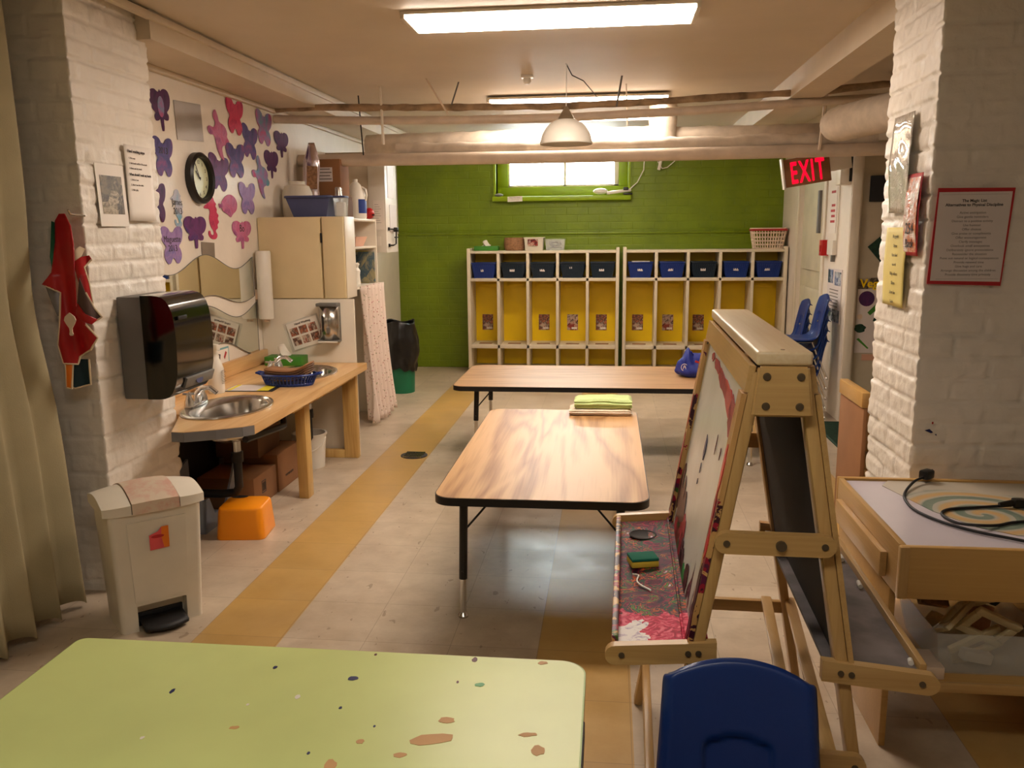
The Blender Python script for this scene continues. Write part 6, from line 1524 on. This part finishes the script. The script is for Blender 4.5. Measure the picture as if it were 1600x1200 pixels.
text_mesh('Active anticipation\nGive gentle reminders\nDistract to a positive activity\nUse humour\nOffer choices\nGive praise or compliments\nOffer encouragement\nClarify messages\nOverlook small annoyances\nDeliberately ignore provocations\nReconsider the situation\nPoint out natural or logical consequences\nProvide renewal time\nGive hugs and care\nArrange discussion among the children\nProvide discovery time privately', .0105, (1.126, yp-.0034, 1.440), (1,0,0), (0,0,1), M['inkgrey'], 'text_lines', t, off=o, depth=.0003, spacing=1.22)
b = MB((1.05, 2.852, .745)); b.prism([(1.035, 2.852, .742), (1.055, 2.852, .733), (1.062, 2.852, .736), (1.050, 2.852, .747)], (0,-.002,0)); b.prism([(1.068, 2.852, .728), (1.074, 2.852, .724), (1.072, 2.852, .731)], (0,-.002,0)); tag(b.build('paint_smudge', M['navy']), 'small navy paint smudge on the front of right pillar', 'paint mark')
b = MB((1.058, 2.852, .77)); b.prism([(1.056, 2.852, .764), (1.060, 2.852, .764), (1.0605, 2.852, .771), (1.056, 2.852, .771)], (0,-.002,0)); tag(b.build('paint_spot', M['redpl']), 'tiny red paint spot above the navy smudge', 'paint mark')
# wooden unit behind pillar
t = thing('wooden_shelf', 'birch shelf end peeking out behind the right brick pillar', 'shelf', (1.40, 4.0, 0)); o = (1.40, 4.0, 0)
b = MB(o); b.box(1.135, 1.155, 3.86, 4.25, 0, .605, .003); b.build('side_panel', M['card'], t)
b = MB(o); b.box(1.125, 1.165, 3.86, 4.24, .606, .675, .004); b.build('top_rail', M['birch'], t)
b = MB(o); b.box(1.156, 1.70, 4.22, 4.24, 0, .60, .003); b.build('back_panel', M['birch'], t)
b = MB(o); b.box(1.156, 1.70, 3.87, 4.21, .30, .32, .003); b.build('shelf', M['birch'], t)
b = MB(o); b.box(1.70, 1.72, 3.86, 4.25, 0, .605, .003); b.build('side_panel', M['birch'], t)
# floor mat
b = MB((1.9, 5.5, 0)); b.box(1.475, 2.5, 4.7, 6.28, 0.0005, .008, .002)
for k in range(110): b.box(1.49, 2.49, 4.715+.0142*k, 4.719+.0142*k, .008, .0095)
tag(b.build('floor_mat', M['greenmat']), 'dark green ribbed floor mat in front of the doors', 'mat')
# exit sign
t = thing('exit_sign', 'glowing red EXIT sign tilted below the pipes by right wall', 'sign', (1.36, 6.22, 1.70)); t.rotation_euler = (0, math.radians(-9), 0)
b = MB(); b.box(-.155, .155, -.02, .02, 0, .19, .006); b.build('housing', M['card'], t)
b = MB(); b.box(-.168, -.154, -.03, .03, -.01, .20, .003); b.build('end_cap', M['white_plastic'], t)
xx = -.118
for ch, w_ in (('E', .056), ('X', .062), ('I', .026), ('T', .056)):
    text_mesh(ch, .205, (xx+w_/2, -.0215, .022), (1,0,0), (0,0,1), M['exitred'], 'letter', t, 'CENTER', .002, bold=.004, sx=.47); xx += w_+.011
b = MB(); b.box(.155, .30, -.012, .012, .06, .20, .004); b.build('bracket', M['white_plastic'], t)
t = thing('emergency_light_box', 'beige wall box right of the exit sign, dark side facing door', 'box', (1.655, 6.40, 1.72)); o = (1.655, 6.40, 1.72)
b = MB(o); b.box(1.60, 1.68, 6.33, 6.45, 1.70, 1.90, .005); b.build('housing', M['white_lam'], t)
b = MB(o); b.box(1.66, 1.68, 6.325, 6.33, 1.72, 1.89, .002); b.build('side_grille', M['black'], t)
# right wall items
b = MB((1.672, 6.72, 1.3)); t = thing('fire_alarm_pull', 'small red fire alarm pull box on the right wall', 'alarm', (1.68, 6.92, 1.24)); o = (1.68, 6.92, 1.24)
b = MB(o); b.box(1.625, 1.68, 6.86, 6.94, 1.19, 1.31, .004); b.build('box', M['redpl'], t); b = MB(o); b.box(1.62, 1.625, 6.88, 6.92, 1.22, 1.27, .002); b.build('handle', M['redborder'], t)
t = thing('wall_socket_box', 'white box on the right wall beside the red alarm pull', 'box', (1.68, 6.70, 1.2)); o = (1.68, 6.70, 1.2)
b = MB(o); b.box(1.645, 1.68, 6.62, 6.78, 1.20, 1.31, .004); b.build('box', M['white_plastic'], t); b = MB(o); b.box(1.655, 1.68, 6.66, 6.70, 1.15, 1.20, .002); b.build('plug', M['grey'], t)
b = MB((1.675, 6.62, 1.6)); b.tube([(1.67, 6.60, 1.31), (1.67, 6.60, 2.05)], .006, 6); tag(b.build('conduit', M['white_lam']), 'thin white conduit running up right wall from the socket box', 'pipe')
t = thing('notice_strip', 'narrow white notice with red print on the right wall', 'poster', (1.678, 6.78, 1.5)); o = (1.678, 6.78, 1.5)
b = MB(o); b.box(1.675, 1.678, 6.68, 6.88, 1.36, 1.70); b.build('sheet', M['paper'], t)
for k, z in enumerate((1.66, 1.56, 1.52, 1.48, 1.44)):
    b = MB(o); b.box(1.6735, 1.675, 6.72, 6.84-.02*(k % 2), z, z+.018); b.build('red_print', M['redborder'], t)
t = thing('wall_poster', 'leaflet poster with garden photos on right wall behind chairs', 'poster', (1.678, 6.62, .95)); o = (1.678, 6.62, .95)
b = MB(o); b.box(1.674, 1.678, 6.42, 6.82, .70, 1.10); b.build('sheet', M['greypaper'], t)
b = MB(o); b.box(1.672, 1.674, 6.44, 6.62, .98, 1.08); b.build('photo', M['photo_blue'], t); b = MB(o); b.box(1.672, 1.674, 6.66, 6.80, .99, 1.09); b.build('photo', M['photo_blue'], t); b = MB(o); b.box(1.672, 1.674, 6.44, 6.80, .71, .80); b.build('photo', M['photo_blue'], t)
for k in range(6):
    b = MB(o); b.box(1.672, 1.674, 6.50, 6.74, .82+.024*k, .826+.024*k); b.build('printed_line', M['inkgrey'], t)
b = MB((1.668, 7.3, 1.5)); b.box(1.672, 1.70, 7.22, 7.27, 1.36, 1.70, .002); 
tag(b.build('door_notice', M['greycloth']), 'thin framed grey notice on door of the right wall', 'poster')
# posters on door wall
VX = -.078
t = thing('vegetable_poster', 'vegetable poster with yellow heading on far right door', 'poster', (2.0, 6.385, .75)); o = (2.0, 6.385, .75)
yv = 6.386
b = MB(o); b.box(1.86+VX, 2.28+VX, yv-.003, yv, .50, 1.045); b.build('sheet', M['greypaper'], t)
b = MB(o); b.box(1.86+VX, 2.28+VX, yv-.005, yv-.003, .965, 1.045); b.build('heading_band', M['photo_dark'], t)
text_mesh('Vegetables', .082, (1.872+VX, yv-.0065, .978), (1,0,0), (0,0,1), M['yellow'], 'heading', t, 'LEFT', off=o, bold=.002)
def veg(nm, pts, m):
    b = MB(o); b.prism([(x+VX, yv-.0035, z) for x, z in pts], (0, -.0015, 0)); b.build(nm, M[m], t)
veg('radicchio_picture', [(1.925+.055*math.cos(a), .895+.055*math.sin(a)) for a in [2*PI*i/20 for i in range(20)]], 'w_dark')
veg('cucumber_picture', [(1.935, .795), (1.955, .775), (2.03, .845), (2.02, .87), (2.0, .865)], 'greentissue')
veg('pepper_picture', [(1.975, .735), (2.03, .72), (2.04, .77), (2.0, .79)], 'greenmat')
veg('broccoli_picture', [(1.89+.04*math.cos(a)*(1+.15*math.sin(6*a)), .68+.032*math.sin(a)) for a in [2*PI*i/24 for i in range(24)]]+[], 'greenmat')
veg('leek_picture', [(1.87, .60), (1.885, .61), (1.96, .535), (1.95, .53)], 'greentissue')
veg('radish_picture', [(2.02+.02*math.cos(a), .63+.02*math.sin(a)) for a in [2*PI*i/14 for i in range(14)]], 'redborder')
veg('beet_picture', [(2.02+.02*math.cos(a), .56+.02*math.sin(a)) for a in [2*PI*i/14 for i in range(14)]], 'w_mag')
veg('garlic_picture', [(1.885+.018*math.cos(a), .765+.02*math.sin(a)) for a in [2*PI*i/14 for i in range(14)]], 'basketcream')
b = MB((1.95, yv, .47)); b.box(1.915+VX, 2.05+VX, yv-.004, yv, .445, .49); tag(b.build('small_sign', M['salmon']), 'small reddish card below the vegetable poster', 'sign')
b = MB((2.0, yv, 1.2)); b.prism([(1.83, yv-.002, 1.265), (1.93, yv-.002, 1.15), (2.05, yv-.002, 1.26), (1.95, yv-.002, 1.37)], (0,-.003,0)); tag(b.build('diamond_card', M['greenmat'], smooth=False), 'dark green diamond-shaped card on the door', 'decoration')
b = MB((1.95, yv, 1.6)); b.box(1.82, 2.02, yv-.02, yv, 1.58, 1.76, .003); tag(b.build('dark_panel', M['blackmat']), 'dark square panel high on the door beside pillar', 'panel')
